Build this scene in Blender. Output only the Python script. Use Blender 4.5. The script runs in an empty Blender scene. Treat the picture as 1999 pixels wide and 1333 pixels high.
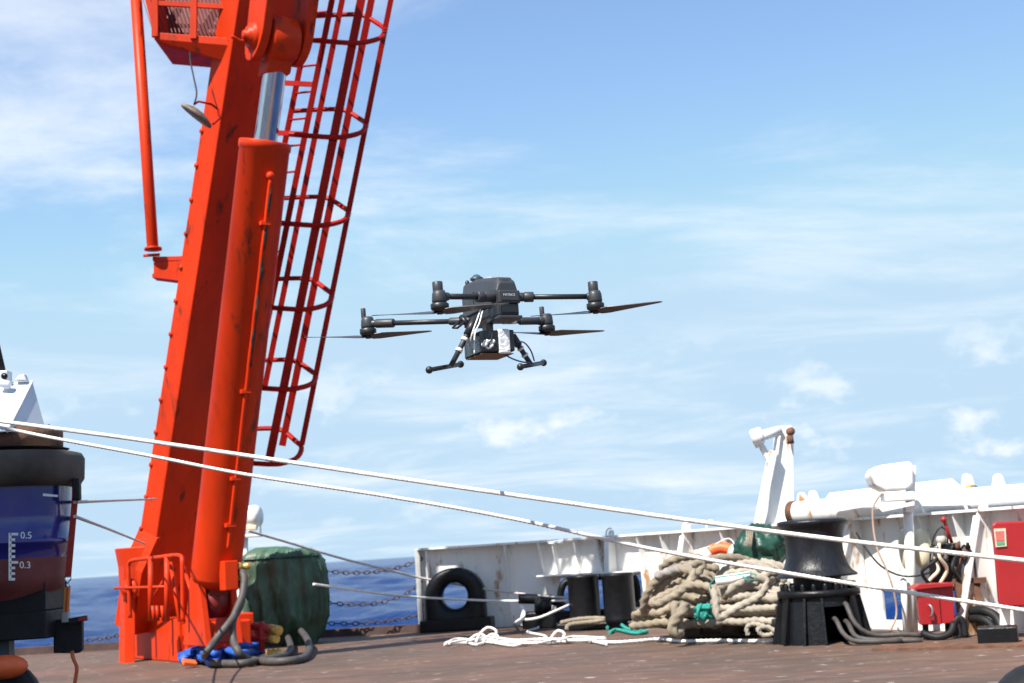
import bpy, bmesh, math, random
from mathutils import Vector as V, Matrix, noise
random.seed(7)
S = bpy.context.scene
COL = S.collection
PI = math.pi
R = math.radians
# ------------------------------------------------------------ camera
F = 2776.0                      # focal length in photo pixels (50 mm on 36 mm)
PITCH, ROLL = R(8.33), R(3.67)
EYE = V((0, 0, 1.1))
_f = V((0, math.cos(PITCH), math.sin(PITCH)))
_r0 = V((1, 0, 0)); _u0 = V((0, -math.sin(PITCH), math.cos(PITCH)))
_r = _r0*math.cos(ROLL) - _u0*math.sin(ROLL)
_u = _u0*math.cos(ROLL) + _r0*math.sin(ROLL)
cd = bpy.data.cameras.new('camera'); cam = bpy.data.objects.new('camera', cd); COL.objects.link(cam)
m = Matrix.Identity(4)
for i in range(3):
    m[i][0] = _r[i]; m[i][1] = _u[i]; m[i][2] = -_f[i]; m[i][3] = EYE[i]
cam.matrix_world = m
cd.sensor_width = 36; cd.lens = 50; cd.clip_end = 60000; cd.clip_start = .05
cd.dof.use_dof = True; cd.dof.focus_distance = 6.3; cd.dof.aperture_fstop = 5.0
S.camera = cam
# ------------------------------------------------------------ world, sun, exposure
SUN_AZ, SUN_EL = R(-37), R(52)      # azimuth from straight behind the camera, towards its left
to_sun = V((math.sin(SUN_AZ)*math.cos(SUN_EL), -math.cos(SUN_AZ)*math.cos(SUN_EL), math.sin(SUN_EL)))
w = bpy.data.worlds.new('World'); S.world = w; w.use_nodes = True
nt = w.node_tree; N = nt.nodes; L = nt.links
bg = N['Background']
sky = N.new('ShaderNodeTexSky'); sky.sky_type = 'NISHITA'; sky.sun_disc = False
sky.sun_elevation = SUN_EL; sky.sun_rotation = math.atan2(to_sun.x, to_sun.y)
sky.air_density = 1.0; sky.dust_density = 0.0; sky.ozone_density = 3.0; sky.altitude = 0
tc = N.new('ShaderNodeTexCoord')
sep = N.new('ShaderNodeSeparateXYZ'); L.new(tc.outputs['Generated'], sep.inputs[0])
def wmath(op, a, b=None, c=None):
    n = N.new('ShaderNodeMath'); n.operation = op
    for i, x in enumerate((a, b, c)):
        if x is None: continue
        if isinstance(x, (int, float)): n.inputs[i].default_value = x
        else: L.new(x, n.inputs[i])
    return n.outputs[0]
def wramp(x, lo, hi):
    n = N.new('ShaderNodeMapRange'); n.interpolation_type = 'SMOOTHSTEP'
    n.inputs[1].default_value = lo; n.inputs[2].default_value = hi
    L.new(x, n.inputs[0]); return n.outputs[0]
# high thin cloud, on a plane overhead
zz = wmath('ADD', wmath('MAXIMUM', sep.outputs[2], 0.0), 0.12)
cx = wmath('DIVIDE', sep.outputs[0], zz); cy = wmath('DIVIDE', sep.outputs[1], zz)
cmb = N.new('ShaderNodeCombineXYZ'); L.new(cx, cmb.inputs[0]); L.new(cy, cmb.inputs[1])
mp = N.new('ShaderNodeMapping'); mp.inputs['Rotation'].default_value = (0, 0, R(28)); mp.inputs['Scale'].default_value = (.8, 1.15, 1); mp.inputs['Location'].default_value = (3.1, 1.4, 0)
L.new(cmb.outputs[0], mp.inputs[0])
n1 = N.new('ShaderNodeTexNoise'); n1.inputs['Scale'].default_value = 1.0; n1.inputs['Detail'].default_value = 9; n1.inputs['Roughness'].default_value = .64; n1.inputs['Distortion'].default_value = .5
L.new(mp.outputs[0], n1.inputs[0])
cirrus = wmath('MULTIPLY', wramp(n1.outputs[0], .44, .76), .75)
# small cumulus low over the sea
cmb2 = N.new('ShaderNodeCombineXYZ')
L.new(wmath('MULTIPLY', wmath('DIVIDE', sep.outputs[0], sep.outputs[1]), 9), cmb2.inputs[0]); L.new(wmath('MULTIPLY', sep.outputs[2], 17), cmb2.inputs[2])
L.new(wmath('MULTIPLY', sep.outputs[1], 2), cmb2.inputs[1])
n2 = N.new('ShaderNodeTexNoise'); n2.inputs['Scale'].default_value = 1.15; n2.inputs['Detail'].default_value = 8; n2.inputs['Roughness'].default_value = .56
L.new(cmb2.outputs[0], n2.inputs[0])
band = wmath('MULTIPLY', wramp(sep.outputs[2], .012, .045), wmath('SUBTRACT', 1.0, wramp(sep.outputs[2], .07, .17)))
cum = wmath('MULTIPLY', wmath('MULTIPLY', wramp(n2.outputs[0], .55, .68), band), .85)
mask = wmath('MAXIMUM', cirrus, cum)
sp3 = N.new('ShaderNodeSeparateColor'); L.new(sky.outputs[0], sp3.inputs[0]); cb3 = N.new('ShaderNodeCombineColor')
for i, cap in enumerate((2.6, 3.6, 4.5)):     # cap each channel so the bright horizon stays as blue as the sky above
    q = N.new('ShaderNodeMath'); q.operation = 'SMOOTH_MIN'; L.new(sp3.outputs[i], q.inputs[0]); q.inputs[1].default_value = cap; q.inputs[2].default_value = .9; L.new(q.outputs[0], cb3.inputs[i])
mix = N.new('ShaderNodeMix'); mix.data_type = 'RGBA'
L.new(mask, mix.inputs[0]); L.new(cb3.outputs[0], mix.inputs[6]); mix.inputs[7].default_value = (4.9, 5.15, 5.4, 1)
L.new(mix.outputs[2], bg.inputs[0]); bg.inputs[1].default_value = 0.117
sl = bpy.data.lights.new('sun', 'SUN'); sl.energy = 5.0; sl.angle = R(.53); sl.color = (1, .95, .87)
so = bpy.data.objects.new('sun', sl); COL.objects.link(so)
so.rotation_euler = to_sun.to_track_quat('Z', 'Y').to_euler(); so.location = (-20, -20, 40)
S.view_settings.view_transform = 'Standard'; S.view_settings.look = 'None'; S.view_settings.exposure = 0.85; S.view_settings.gamma = 1
# ------------------------------------------------------------ helpers
def P(px, py, d):
    """world point seen at photo pixel (px, py), d metres ahead of the camera"""
    v = _f + _r*((px-999.5)/F) - _u*((py-666.5)/F)
    return EYE + v*(d/v.y)
def G(px, py, z=0.0):
    v = _f + _r*((px-999.5)/F) - _u*((py-666.5)/F)
    return EYE + v*((z-EYE.z)/v.z)
def hz(px): return 1072.0 - .0641*(px-1026)
def W(px, d, z=0.0):
    p = P(px, hz(px), d); p = P(px, hz(px)-(z-1.1)*F/d, d); return V((p.x, d, z))
def lin(c):
    return tuple(((x/255)/12.92 if x/255 <= .04045 else ((x/255+.055)/1.055)**2.4) for x in c)
MATS = {}
def M(name, col, rough=.5, metal=0., var=.18, vs=3., bump=0., bs=30., rust=0., rcol=(.16,.05,.02), rs=4., spec=.5, coat=0., stretch=(1,1,1), dirt=0.):
    if name in MATS: return MATS[name]
    mt = bpy.data.materials.new(name); mt.use_nodes = True
    n = mt.node_tree.nodes; l = mt.node_tree.links; b = n['Principled BSDF']
    b.inputs['Roughness'].default_value = rough; b.inputs['Metallic'].default_value = metal
    b.inputs['Specular IOR Level'].default_value = spec; b.inputs['Coat Weight'].default_value = coat
    t = n.new('ShaderNodeTexCoord'); mpn = n.new('ShaderNodeMapping'); mpn.inputs['Scale'].default_value = stretch
    l.new(t.outputs['Object'], mpn.inputs[0])
    def nz(s, d=5, r=.6):
        q = n.new('ShaderNodeTexNoise'); q.inputs['Scale'].default_value = s; q.inputs['Detail'].default_value = d; q.inputs['Roughness'].default_value = r
        l.new(mpn.outputs[0], q.inputs[0]); return q.outputs[0]
    def mixc(f, a, c):
        q = n.new('ShaderNodeMix'); q.data_type = 'RGBA'; l.new(f, q.inputs[0])
        for i, x in ((6, a), (7, c)):
            if isinstance(x, tuple): q.inputs[i].default_value = (*x[:3], 1)
            else: l.new(x, q.inputs[i])
        return q.outputs[2]
    def ramp(x, lo, hi, top=1.):
        q = n.new('ShaderNodeMapRange'); q.inputs[1].default_value = lo; q.inputs[2].default_value = hi; q.inputs[4].default_value = top
        l.new(x, q.inputs[0]); return q.outputs[0]
    c = mixc(ramp(nz(vs), .3, .7), tuple(x*(1-var) for x in col), tuple(min(1, x*(1+var)) for x in col))
    if dirt: c = mixc(ramp(nz(vs*2.7, 8, .7), .5, .75, dirt), c, tuple(x*.35+.01 for x in col))
    if rust: 
        f = ramp(nz(rs, 9, .68), .66-rust*.22, .74-rust*.2)
        c = mixc(f, c, mixc(nz(rs*6), tuple(x*.5 for x in rcol), tuple(min(1, x*1.7) for x in rcol)))
    l.new(c, b.inputs['Base Color'])
    rr = n.new('ShaderNodeMapRange'); rr.inputs[3].default_value = max(0, rough-.1); rr.inputs[4].default_value = min(1, rough+.14)
    l.new(nz(vs*2.3), rr.inputs[0]); l.new(rr.outputs[0], b.inputs['Roughness'])
    if bump:
        q = n.new('ShaderNodeBump'); q.inputs['Strength'].default_value = bump; q.inputs['Distance'].default_value = .02
        l.new(nz(bs, 4), q.inputs['Height']); l.new(q.outputs[0], b.inputs['Normal'])
    MATS[name] = mt
    return mt
class MB:
    def __init__(s): s.v = []; s.f = []; s.sm = []
    def add(s, vs, fs, smooth=False):
        o = len(s.v); s.v += [V(x) for x in vs]
        for q in fs: s.f.append([i+o for i in q]); s.sm.append(smooth)
        return s
    def hexa(s, p):          # 8 points: 0-3 bottom loop, 4-7 top loop
        return s.add(p, [(0,3,2,1),(4,5,6,7),(0,1,5,4),(1,2,6,5),(2,3,7,6),(3,0,4,7)])
    def box(s, o, ax, ay, az):   # corner + three edge vectors
        o, ax, ay, az = V(o), V(ax), V(ay), V(az)
        b = [o, o+ax, o+ax+ay, o+ay]
        return s.hexa(b+[q+az for q in b])
    def cbox(s, c, sx, sy, sz, rz=0., rx=0., ry=0.):
        m = Matrix.Rotation(rz, 3, 'Z') @ Matrix.Rotation(ry, 3, 'Y') @ Matrix.Rotation(rx, 3, 'X')
        ax, ay, az = m @ V((sx,0,0)), m @ V((0,sy,0)), m @ V((0,0,sz))
        return s.box(V(c)-(ax+ay+az)/2, ax, ay, az)
    def prism(s, pts, ext):
        n = len(pts); ext = V(ext); a = [V(p) for p in pts]
        fs = [tuple(range(n)), tuple(range(2*n-1, n-1, -1))] + [(i, i+n, (i+1) % n+n, (i+1) % n) for i in range(n)]
        return s.add(a+[p+ext for p in a], fs)
    def tube(s, pts, r, n=10, cap=True, closed=False, lobes=0, amp=.16, pitch=.3, flat=None, smooth=True):
        pts = [V(p) for p in pts]; k = len(pts)
        rs = r if isinstance(r, (list, tuple)) else [r]*k
        T = []
        for i in range(k):
            a = pts[(i-1) % k] if (closed or i) else pts[0]; b = pts[(i+1) % k] if (closed or i < k-1) else pts[-1]
            d = b-a; T.append(d.normalized() if d.length > 1e-9 else V((0,0,1)))
        u = T[0].orthogonal().normalized() if flat is None else (V(flat)-T[0]*V(flat).dot(T[0])).normalized()
        vs = []; L_ = 0
        for i in range(k):
            u = (u-T[i]*u.dot(T[i])).normalized(); w_ = T[i].cross(u)
            if i: L_ += (pts[i]-pts[i-1]).length
            for j in range(n):
                th = 2*PI*(j+.5)/n
                q = rs[i]*(1+(amp*math.cos(lobes*(th-2*PI*L_/(pitch*lobes))) if lobes else 0))
                vs.append(pts[i]+(u*math.cos(th)+w_*math.sin(th))*q)
        fs = [(i*n+j, i*n+(j+1) % n, ((i+1) % k)*n+(j+1) % n, ((i+1) % k)*n+j) for i in range(k if closed else k-1) for j in range(n)]
        s.add(vs, fs, smooth)
        if cap and not closed:
            s.add(vs[:n], [tuple(range(n-1, -1, -1))]); s.add(vs[-n:], [tuple(range(n))])
        return s
    def bar(s, a, b, wd, th, side):     # flat bar from a to b, wd along side, th across
        a, b = V(a), V(b); t = (b-a).normalized(); sd = V(side); sd = (sd-t*sd.dot(t)).normalized(); nn = t.cross(sd)
        return s.box(a-sd*wd/2-nn*th/2, sd*wd, nn*th, b-a)
    def lathe(s, prof, o, ax, n=28, smooth=True, a0=0, a1=2*PI, ref=None):
        o, ax = V(o), V(ax).normalized(); u = V(ref) if ref else ax.orthogonal(); u = (u-ax*u.dot(ax)).normalized(); w_ = ax.cross(u)
        full = abs(a1-a0-2*PI) < 1e-6; cnt = n if full else n+1; k = len(prof)
        vs = [o+ax*h+(u*math.cos(a0+(a1-a0)*j/n)+w_*math.sin(a0+(a1-a0)*j/n))*max(r, 1e-4) for r, h in prof for j in range(cnt)]
        fs = [(i*cnt+j, i*cnt+(j+1) % cnt, (i+1)*cnt+(j+1) % cnt, (i+1)*cnt+j) for i in range(k-1) for j in range(n)]
        return s.add(vs, fs, smooth)
    def cyl(s, a, b, r, n=20): return s.tube([a, b], r, n)
    def ball(s, c, r, sx=1, sy=1, sz=1, n=16, k=10, mat3=None):
        vs = []; mm = mat3 or Matrix.Identity(3)
        for i in range(k+1):
            ph = PI*i/k
            for j in range(n):
                th = 2*PI*j/n; vs.append(V(c)+mm @ V((r*sx*math.sin(ph)*math.cos(th), r*sy*math.sin(ph)*math.sin(th), r*sz*math.cos(ph))))
        return s.add(vs, [(i*n+j, (i+1)*n+j, (i+1)*n+(j+1) % n, i*n+(j+1) % n) for i in range(k) for j in range(n)], True)
    def build(s, name, mat, parent=None, bev=0., loc=None):
        if parent is not None: o = TH.get(parent.name, V((0,0,0)))
        elif loc is not None: o = V(loc)
        else:
            xs = [v.x for v in s.v]; ys = [v.y for v in s.v]; o = V(((min(xs)+max(xs))/2, (min(ys)+max(ys))/2, min(v.z for v in s.v)))
        me = bpy.data.meshes.new(name); me.from_pydata([v-o for v in s.v], [], s.f)
        for p, q in zip(me.polygons, s.sm): p.use_smooth = q
        bm = bmesh.new(); bm.from_mesh(me); bmesh.ops.remove_doubles(bm, verts=bm.verts, dist=1e-5); bmesh.ops.recalc_face_normals(bm, faces=bm.faces); bm.to_mesh(me); bm.free()
        me.materials.append(mat)
        ob = bpy.data.objects.new(name, me); COL.objects.link(ob)
        if parent is not None: ob.parent = parent; TH[ob.name] = o
        else: ob.location = o; TH[ob.name] = o
        if bev:
            b = ob.modifiers.new('bevel', 'BEVEL'); b.width = bev; b.segments = 2; b.limit_method = 'ANGLE'; b.angle_limit = R(40)
        return ob
TH = {}
def thing(name, label, cat, loc, group=None):
    o = bpy.data.objects.new(name, None); COL.objects.link(o); o.location = loc; o.empty_display_size = .1
    TH[o.name] = V(loc); return tag(o, label, cat, group)
def tag(o, label=None, cat=None, group=None, kind=None):
    if label: o['label'] = label
    if cat: o['category'] = cat
    if group: o['group'] = group
    if kind: o['kind'] = kind
    return o
def spline(pts, step=.05, closed=False):
    pts = [V(p) for p in pts]; k = len(pts); out = []
    for i in range(k if closed else k-1):
        p0 = pts[(i-1) % k] if (closed or i) else pts[0]*2-pts[1]; p1 = pts[i]; p2 = pts[(i+1) % k]
        p3 = pts[(i+2) % k] if (closed or i+2 < k) else pts[-1]*2-pts[-2]
        n = max(1, int((p2-p1).length/step))
        for j in range(n):
            t = j/n
            out.append(.5*((2*p1)+(p2-p0)*t+(2*p0-5*p1+4*p2-p3)*t*t+(3*p1-p0-3*p2+p3)*t**3))
    if not closed: out.append(pts[-1])
    return out
def text_mesh(name, body, size, origin, xdir, ydir, mat, parent, ext=.001):
    c = bpy.data.curves.new(name, 'FONT'); c.body = body; c.size = size; c.extrude = ext
    t = bpy.data.objects.new(name+'_tmp', c); COL.objects.link(t)
    me = bpy.data.meshes.new_from_object(t.evaluated_get(bpy.context.evaluated_depsgraph_get()))
    bpy.data.objects.remove(t)
    x, y = V(xdir).normalized(), V(ydir).normalized(); z = x.cross(y)
    mm = Matrix((x, y, z)).transposed()
    b = MB(); b.add([mm @ v.co + V(origin) for v in me.vertices], [tuple(p.vertices) for p in me.polygons])
    return b.build(name, mat, parent)
# ------------------------------------------------------------ materials
red = M('red_paint', (.56,.034,.004), .42, var=.22, vs=1.3, bump=.16, bs=9, rust=.36, rcol=(.12,.022,.010), rs=4.5, spec=.16, dirt=.4, stretch=(1,1,.35))
redd = M('red_ladder_paint', (.33,.008,.004), .5, var=.2, vs=4, bump=.06, bs=20, spec=.15)
white = M('white_paint', (.81,.80,.77), .45, var=.09, vs=2, bump=.10, bs=10, rust=.44, rcol=(.36,.19,.09), rs=4.6, stretch=(1,1,.4), dirt=.12)
whitec = M('clean_white_paint', (.80,.80,.78), .4, var=.05, bump=.05)
cream = M('cream_plastic', (.70,.64,.46), .5, var=.1, rust=.08, rcol=(.35,.18,.06))
black = M('black_marine_paint', (.006,.0065,.008), .36, spec=.25, var=.4, vs=6, bump=.25, bs=26, dirt=.3, rust=.02)
blackw = M('worn_black_paint', (.010,.011,.014), .36, spec=.35, var=.6, vs=9, bump=.3, bs=30, rust=.05, rcol=(.12,.08,.06), stretch=(1,1,.35))
rubber = M('black_rubber', (.011,.011,.012), .55, spec=.3, var=.3, vs=8, bump=.1)
hosem = M('grey_hose', (.06,.052,.048), .6, var=.3, vs=9, bump=.15, bs=40, dirt=.4)
ropew = M('white_rope_fibre', (.74,.72,.68), .8, var=.1, vs=25, bump=.4, bs=120)
ropeg = M('weathered_rope_fibre', (.50,.45,.43), .85, var=.22, vs=20, bump=.4, bs=120)
ropeb = M('manila_rope_fibre', (.29,.24,.175), .9, var=.25, vs=5, bump=.7, bs=110, dirt=.35)
ropec = M('pale_rope_fibre', (.38,.335,.27), .9, var=.2, vs=6, bump=.7, bs=110, dirt=.3)
teal = M('teal_rope_fibre', (.02,.26,.21), .8, var=.25, vs=14, bump=.4, bs=100)
wood = M('pallet_wood', (.20,.155,.12), .85, var=.35, vs=6, bump=.4, bs=30, stretch=(.2,1,1), dirt=.5)
chrome = M('chrome_rod', (.62,.62,.62), .12, metal=1, var=.12, vs=5, dirt=.25, stretch=(1,1,.3))
steel = M('grey_steel', (.30,.30,.31), .4, metal=.7, var=.2)
brass = M('brass_fitting', (.55,.36,.10), .4, metal=.6, var=.2, vs=12)
tarp = M('green_tarpaulin', (.045,.095,.055), .5, var=.5, vs=2.6, bump=.35, bs=12, rust=.42, rcol=(.12,.10,.07), rs=1.8)
tarpd = M('dark_green_tarpaulin', (.010,.052,.034), .42, var=.35, vs=4, bump=.2, bs=14)
rustm = M('rusty_steel', (.12,.055,.03), .8, var=.5, vs=7, bump=.5, bs=30)
chainm = M('rusty_chain', (.06,.04,.035), .7, var=.4, vs=20)
cabred = M('cabinet_red', (.33,.012,.014), .4, var=.12, vs=2, bump=.05, dirt=.15)
orange = M('orange_plastic', (.80,.13,.03), .5, var=.1)
carbon = M('black_composite', (.014,.015,.018), .42, var=.2, vs=30, bump=.05)
dgrey = M('dark_grey_plastic', (.034,.037,.043), .45, var=.1, vs=20)
silver = M('silver_tape', (.80,.80,.80), .3, metal=.15, var=.1, vs=30, bump=.5, bs=40)
bluec = M('blue_webbing', (.015,.09,.42), .6, var=.3, vs=12)
hullb = M('blue_hull_paint', (.012,.014,.16), .22, var=.25, vs=2, coat=.5, dirt=.12)
hullr = M('antifouling_paint', (.15,.030,.028), .6, var=.3, vs=3, bump=.1, dirt=.3)
alu = M('painted_aluminium', (.60,.63,.68), .38, metal=.15, var=.07, vs=2)
fend = M('dirty_rubber_fender', (.06,.047,.037), .75, var=.5, vs=3, bump=.2, bs=20, rust=.3, rcol=(.11,.06,.035))
# ============================================================ SETTING
# sea
def sea():
    rows, cols = 460, 520; z0 = -3.6
    rg = random.Random(3); comps = []
    for i in range(46):
        lam = 1.6*(30/1.6)**(i/45); ang = R(205)+rg.gauss(0, .55); k = 2*PI/lam
        comps.append((k*math.cos(ang), k*math.sin(ang), .0068*lam**.92, rg.uniform(0, 2*PI), lam))
    import numpy as np
    d = 36*np.power(6000/36, np.arange(rows)/(rows-1)); az = np.radians(np.linspace(-40, 40, cols))
    D, A = np.meshgrid(d, az, indexing='ij'); X = D*np.sin(A); Y = D*np.cos(A); Z = np.zeros_like(X)
    step = D*(math.log(6000/36)/(rows-1))
    for kx, ky, a, ph, lam in comps:
        s = np.sin(kx*X+ky*Y+ph); Z += a*(s+.35*s*s-.17)*np.clip((lam/step-1.6)/2, 0, 1)
    gust = .75+.5*np.sin(X*.021+Y*.013)*np.sin(Y*.017-X*.006+1)
    Z = Z*gust*1.5
    vs = np.stack([X, Y, Z+z0], -1).reshape(-1, 3)
    idx = np.arange(rows*cols).reshape(rows, cols)
    q = np.stack([idx[:-1, :-1], idx[:-1, 1:], idx[1:, 1:], idx[1:, :-1]], -1).reshape(-1, 4)
    base = len(vs); far = 45000
    extra = [(-far, -far, z0-1.3), (far, -far, z0-1.3), (far, far, z0-1.3), (-far, far, z0-1.3)]
    me = bpy.data.meshes.new('sea'); me.from_pydata(vs.tolist()+extra, [], q.tolist()+[[base, base+1, base+2, base+3]])
    me.polygons.foreach_set('use_smooth', [True]*len(me.polygons))
    mt = bpy.data.materials.new('sea_water'); mt.use_nodes = True; n = mt.node_tree.nodes; l = mt.node_tree.links; b = n['Principled BSDF']
    b.inputs['Roughness'].default_value = .16; b.inputs['IOR'].default_value = 1.12; b.inputs['Specular IOR Level'].default_value = .35
    t = n.new('ShaderNodeTexCoord')
    nz = n.new('ShaderNodeTexNoise'); nz.inputs['Scale'].default_value = .8; nz.inputs['Detail'].default_value = 6; nz.inputs['Roughness'].default_value = .62
    l.new(t.outputs['Object'], nz.inputs[0])
    bp = n.new('ShaderNodeBump'); bp.inputs['Strength'].default_value = 1.0; bp.inputs['Distance'].default_value = .6
    l.new(nz.outputs[0], bp.inputs['Height']); l.new(bp.outputs[0], b.inputs['Normal'])
    f1 = n.new('ShaderNodeTexNoise'); f1.inputs['Scale'].default_value = .16; f1.inputs['Detail'].default_value = 8; f1.inputs['Roughness'].default_value = .7
    l.new(t.outputs['Object'], f1.inputs[0])
    mr = n.new('ShaderNodeMapRange'); mr.inputs[1].default_value = .70; mr.inputs[2].default_value = .76; l.new(f1.outputs[0], mr.inputs[0])
    mx = n.new('ShaderNodeMix'); mx.data_type = 'RGBA'; mx.inputs[6].default_value = (.003,.024,.115,1); mx.inputs[7].default_value = (.6,.65,.7,1)
    l.new(mr.outputs[0], mx.inputs[0]); l.new(mx.outputs[2], b.inputs['Base Color'])
    me.materials.append(mt)
    o = bpy.data.objects.new('sea', me); COL.objects.link(o); tag(o, kind='structure')
sea()
# bulwark line (plan), left end to beyond the frame
BW = [W(px, d) for px, d in ((826,21.35),(1000,21.1),(1200,20.05),(1400,18.4),(1600,16.7),(1800,15.2),(2010,13.9),(2250,12.4))]
BWC = spline(BW, .12)
# deck sheet
dk = MB()
edge = [V((-16, 22.6, 0)), V((-9, 22.2, 0)), V((-3, 21.6, 0))] + [p.copy() for p in BWC] + [V((9.5, 9, 0)), V((10, -14, 0)), V((-16, -14, 0))]
dk.prism([V((p.x, p.y, 0)) for p in edge], (0, 0, -.3))
def deckmat():
    mt = bpy.data.materials.new('worn_deck'); mt.use_nodes = True; n = mt.node_tree.nodes; l = mt.node_tree.links; b = n['Principled BSDF']
    t = n.new('ShaderNodeTexCoord')
    def nz(sc, st, d=6, r=.62):
        mp_ = n.new('ShaderNodeMapping'); mp_.inputs['Scale'].default_value = st; mp_.inputs['Rotation'].default_value = (0,0,R(-4)); l.new(t.outputs['Object'], mp_.inputs[0])
        q = n.new('ShaderNodeTexNoise'); q.inputs['Scale'].default_value = sc; q.inputs['Detail'].default_value = d; q.inputs['Roughness'].default_value = r
        l.new(mp_.outputs[0], q.inputs[0]); return q.outputs[0]
    def mr(x, lo, hi, top=1.):
        q = n.new('ShaderNodeMapRange'); q.inputs[1].default_value = lo; q.inputs[2].default_value = hi; q.inputs[4].default_value = top; l.new(x, q.inputs[0]); return q.outputs[0]
    def mix(f, a, c):
        q = n.new('ShaderNodeMix'); q.data_type = 'RGBA'; l.new(f, q.inputs[0])
        for i, x in ((6, a), (7, c)):
            if isinstance(x, tuple): q.inputs[i].default_value = (*x, 1)
            else: l.new(x, q.inputs[i])
        return q.outputs[2]
    c = mix(mr(nz(.5, (1,1,1)), .35, .65), (.092,.056,.034), (.16,.080,.050))
    c = mix(mr(nz(2.2, (.18,2.2,1)), .42, .68, .75), c, (.06,.045,.04))
    c = mix(mr(nz(5, (.5,1.1,1), 4, .5), .5, .7, .5), c, (.20,.135,.10))
    c = mix(mr(nz(7, (.8,1,1), 3, .5), .65, .70, .7), c, (.40,.35,.31))
    wv = n.new('ShaderNodeTexWave'); wv.wave_type = 'BANDS'; wv.bands_direction = 'Y'; wv.inputs['Scale'].default_value = 2.2; wv.inputs['Distortion'].default_value = .4; l.new(t.outputs['Object'], wv.inputs[0])
    c = mix(mr(wv.outputs[1], .12, .0, .6), c, (.03,.022,.018))
    c = mix(mr(nz(.35, (.6,1.6,1), 7, .7), .52, .66, .55), c, (.05,.036,.028))
    l.new(c, b.inputs['Base Color']); b.inputs['Roughness'].default_value = .75
    q = n.new('ShaderNodeBump'); q.inputs['Strength'].default_value = .5; q.inputs['Distance'].default_value = .01; l.new(nz(9, (.3,2,1)), q.inputs['Height']); l.new(q.outputs[0], b.inputs['Normal'])
    return mt
deckm = deckmat()
tag(dk.build('deck', deckm, loc=(0,0,0)), kind='structure')
hl = MB()
for a, b in zip(edge[:-3], edge[1:-2]):
    o = V((0, .02, 0)); hl.add([a+o+V((0,0,-.02)), b+o+V((0,0,-.02)), b+o+V((0,0,-6)), a+o+V((0,0,-6))], [(0,1,2,3)])
tag(hl.build('ship_side', hullr, loc=(0,0,0)), kind='structure')
kb = MB()
for a, b in ((V((-16,22.42,0)), V((-9,22.02,0))), (V((-9,22.02,0)), V((-3,21.42,0))), (V((-3,21.42,0)), V((-1.42,21.2,0)))):
    kb.box(a, b-a, V((0,.16,0)), V((0,0,.11)))
tag(kb.build('deck_kerb', M('dark_kerb_paint', (.06,.032,.028), .7, var=.4, vs=4, bump=.3), loc=(0,0,0)), kind='structure')
kb2 = MB(); a = V((-5.95,21.5,0)); kb2.box(a, V((.75,-.07,0)), V((0,.18,0)), V((0,0,.24)))
tag(kb2.build('kerb_block', rustm), 'rusty steel block on deck edge between boat cradle and red frame', 'deck block')

# ------------------------------------------------------------ bulwark
HB = 1.185
def arclen(pts):
    s = [0]
    for a, b in zip(pts, pts[1:]): s.append(s[-1]+(b-a).length)
    return s
SL = arclen(BWC)
def s_at(px):       # arc length where the wall is seen at photo column px
    best = min(range(len(BWC)), key=lambda i: abs((lambda p: 999.5+F*((p-EYE).dot(_r))/((p-EYE).dot(_f)))(V((BWC[i].x, BWC[i].y, .9)))-px))
    return SL[best]
def bw(s):
    for i in range(len(SL)-1):
        if SL[i+1] >= s:
            t = (s-SL[i])/(SL[i+1]-SL[i]); return BWC[i].lerp(BWC[i+1], max(0, t))
    return BWC[-1].copy()
def bwn(s):         # inward normal
    t = (bw(s+.1)-bw(max(0, s-.1))).normalized(); n = V((t.y, -t.x, 0)); return n
blw = thing('bulwark', 'white painted steel bulwark with ribs and mooring openings along the stern', 'bulwark', bw(2.5))
wl = MB()
opens = [(s_at(856), s_at(934), .25, .80), (s_at(1092), s_at(1246), .14, .66), (s_at(1712), s_at(1955), .10, .42)]
cuts = sorted(set([0., SL[-1]]+[x for o in opens for x in o[:2]]+[i*.3 for i in range(1, int(SL[-1]/.3))]))
for s0, s1 in zip(cuts, cuts[1:]):
    if s1-s0 < 1e-3: continue
    op = [o for o in opens if o[0] <= (s0+s1)/2 <= o[1]]
    zs = [(0, HB)] if not op else [(0, op[0][2]), (op[0][3], HB)]
    for za, zb in zs:
        a, b = bw(s0), bw(s1); na, nb = bwn(s0)*.025, bwn(s1)*.025
        wl.hexa([a+V((0,0,za)), b+V((0,0,za)), b-nb+V((0,0,za)), a-na+V((0,0,za)), a+V((0,0,zb)), b+V((0,0,zb)), b-nb+V((0,0,zb)), a-na+V((0,0,zb))])
wl.build('wall_plate', white, blw)
fl = MB()
n_ = 44
rg = random.Random(5)
for i in range(n_):
    s0, s1 = SL[-1]*i/n_, SL[-1]*(i+1)/n_
    a, b = bw(s0), bw(s1); na, nb = bwn(s0), bwn(s1); z = HB+.001
    dz = -.03 if 8 <= i <= 8 else 0
    fl.hexa([a+na*.17+V((0,0,z+dz)), b+nb*.17+V((0,0,z+dz)), b-nb*.06+V((0,0,z)), a-na*.06+V((0,0,z)),
             a+na*.17+V((0,0,z+.028+dz)), b+nb*.17+V((0,0,z+.028+dz)), b-nb*.06+V((0,0,z+.028)), a-na*.06+V((0,0,z+.028))])
fl.build('cap_flange', white, blw)
for px in (992, 1066, 1092, 1130, 1172, 1262, 1310, 1420, 1480, 1560, 1620, 1810, 1880):
    s = s_at(px); p = bw(s); n = bwn(s); t = V((-n.y, n.x, 0)); zl = .72 if px > 1060 else .02
    r_ = MB(); r_.prism([p+V((0,0,HB-.002)), p+n*.155+V((0,0,HB-.002)), p+n*.10+V((0,0,HB-.25)), p+n*.02+V((0,0,zl)), p+V((0,0,zl))], t*.012)
    r_.build('rib', white, blw)
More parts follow.
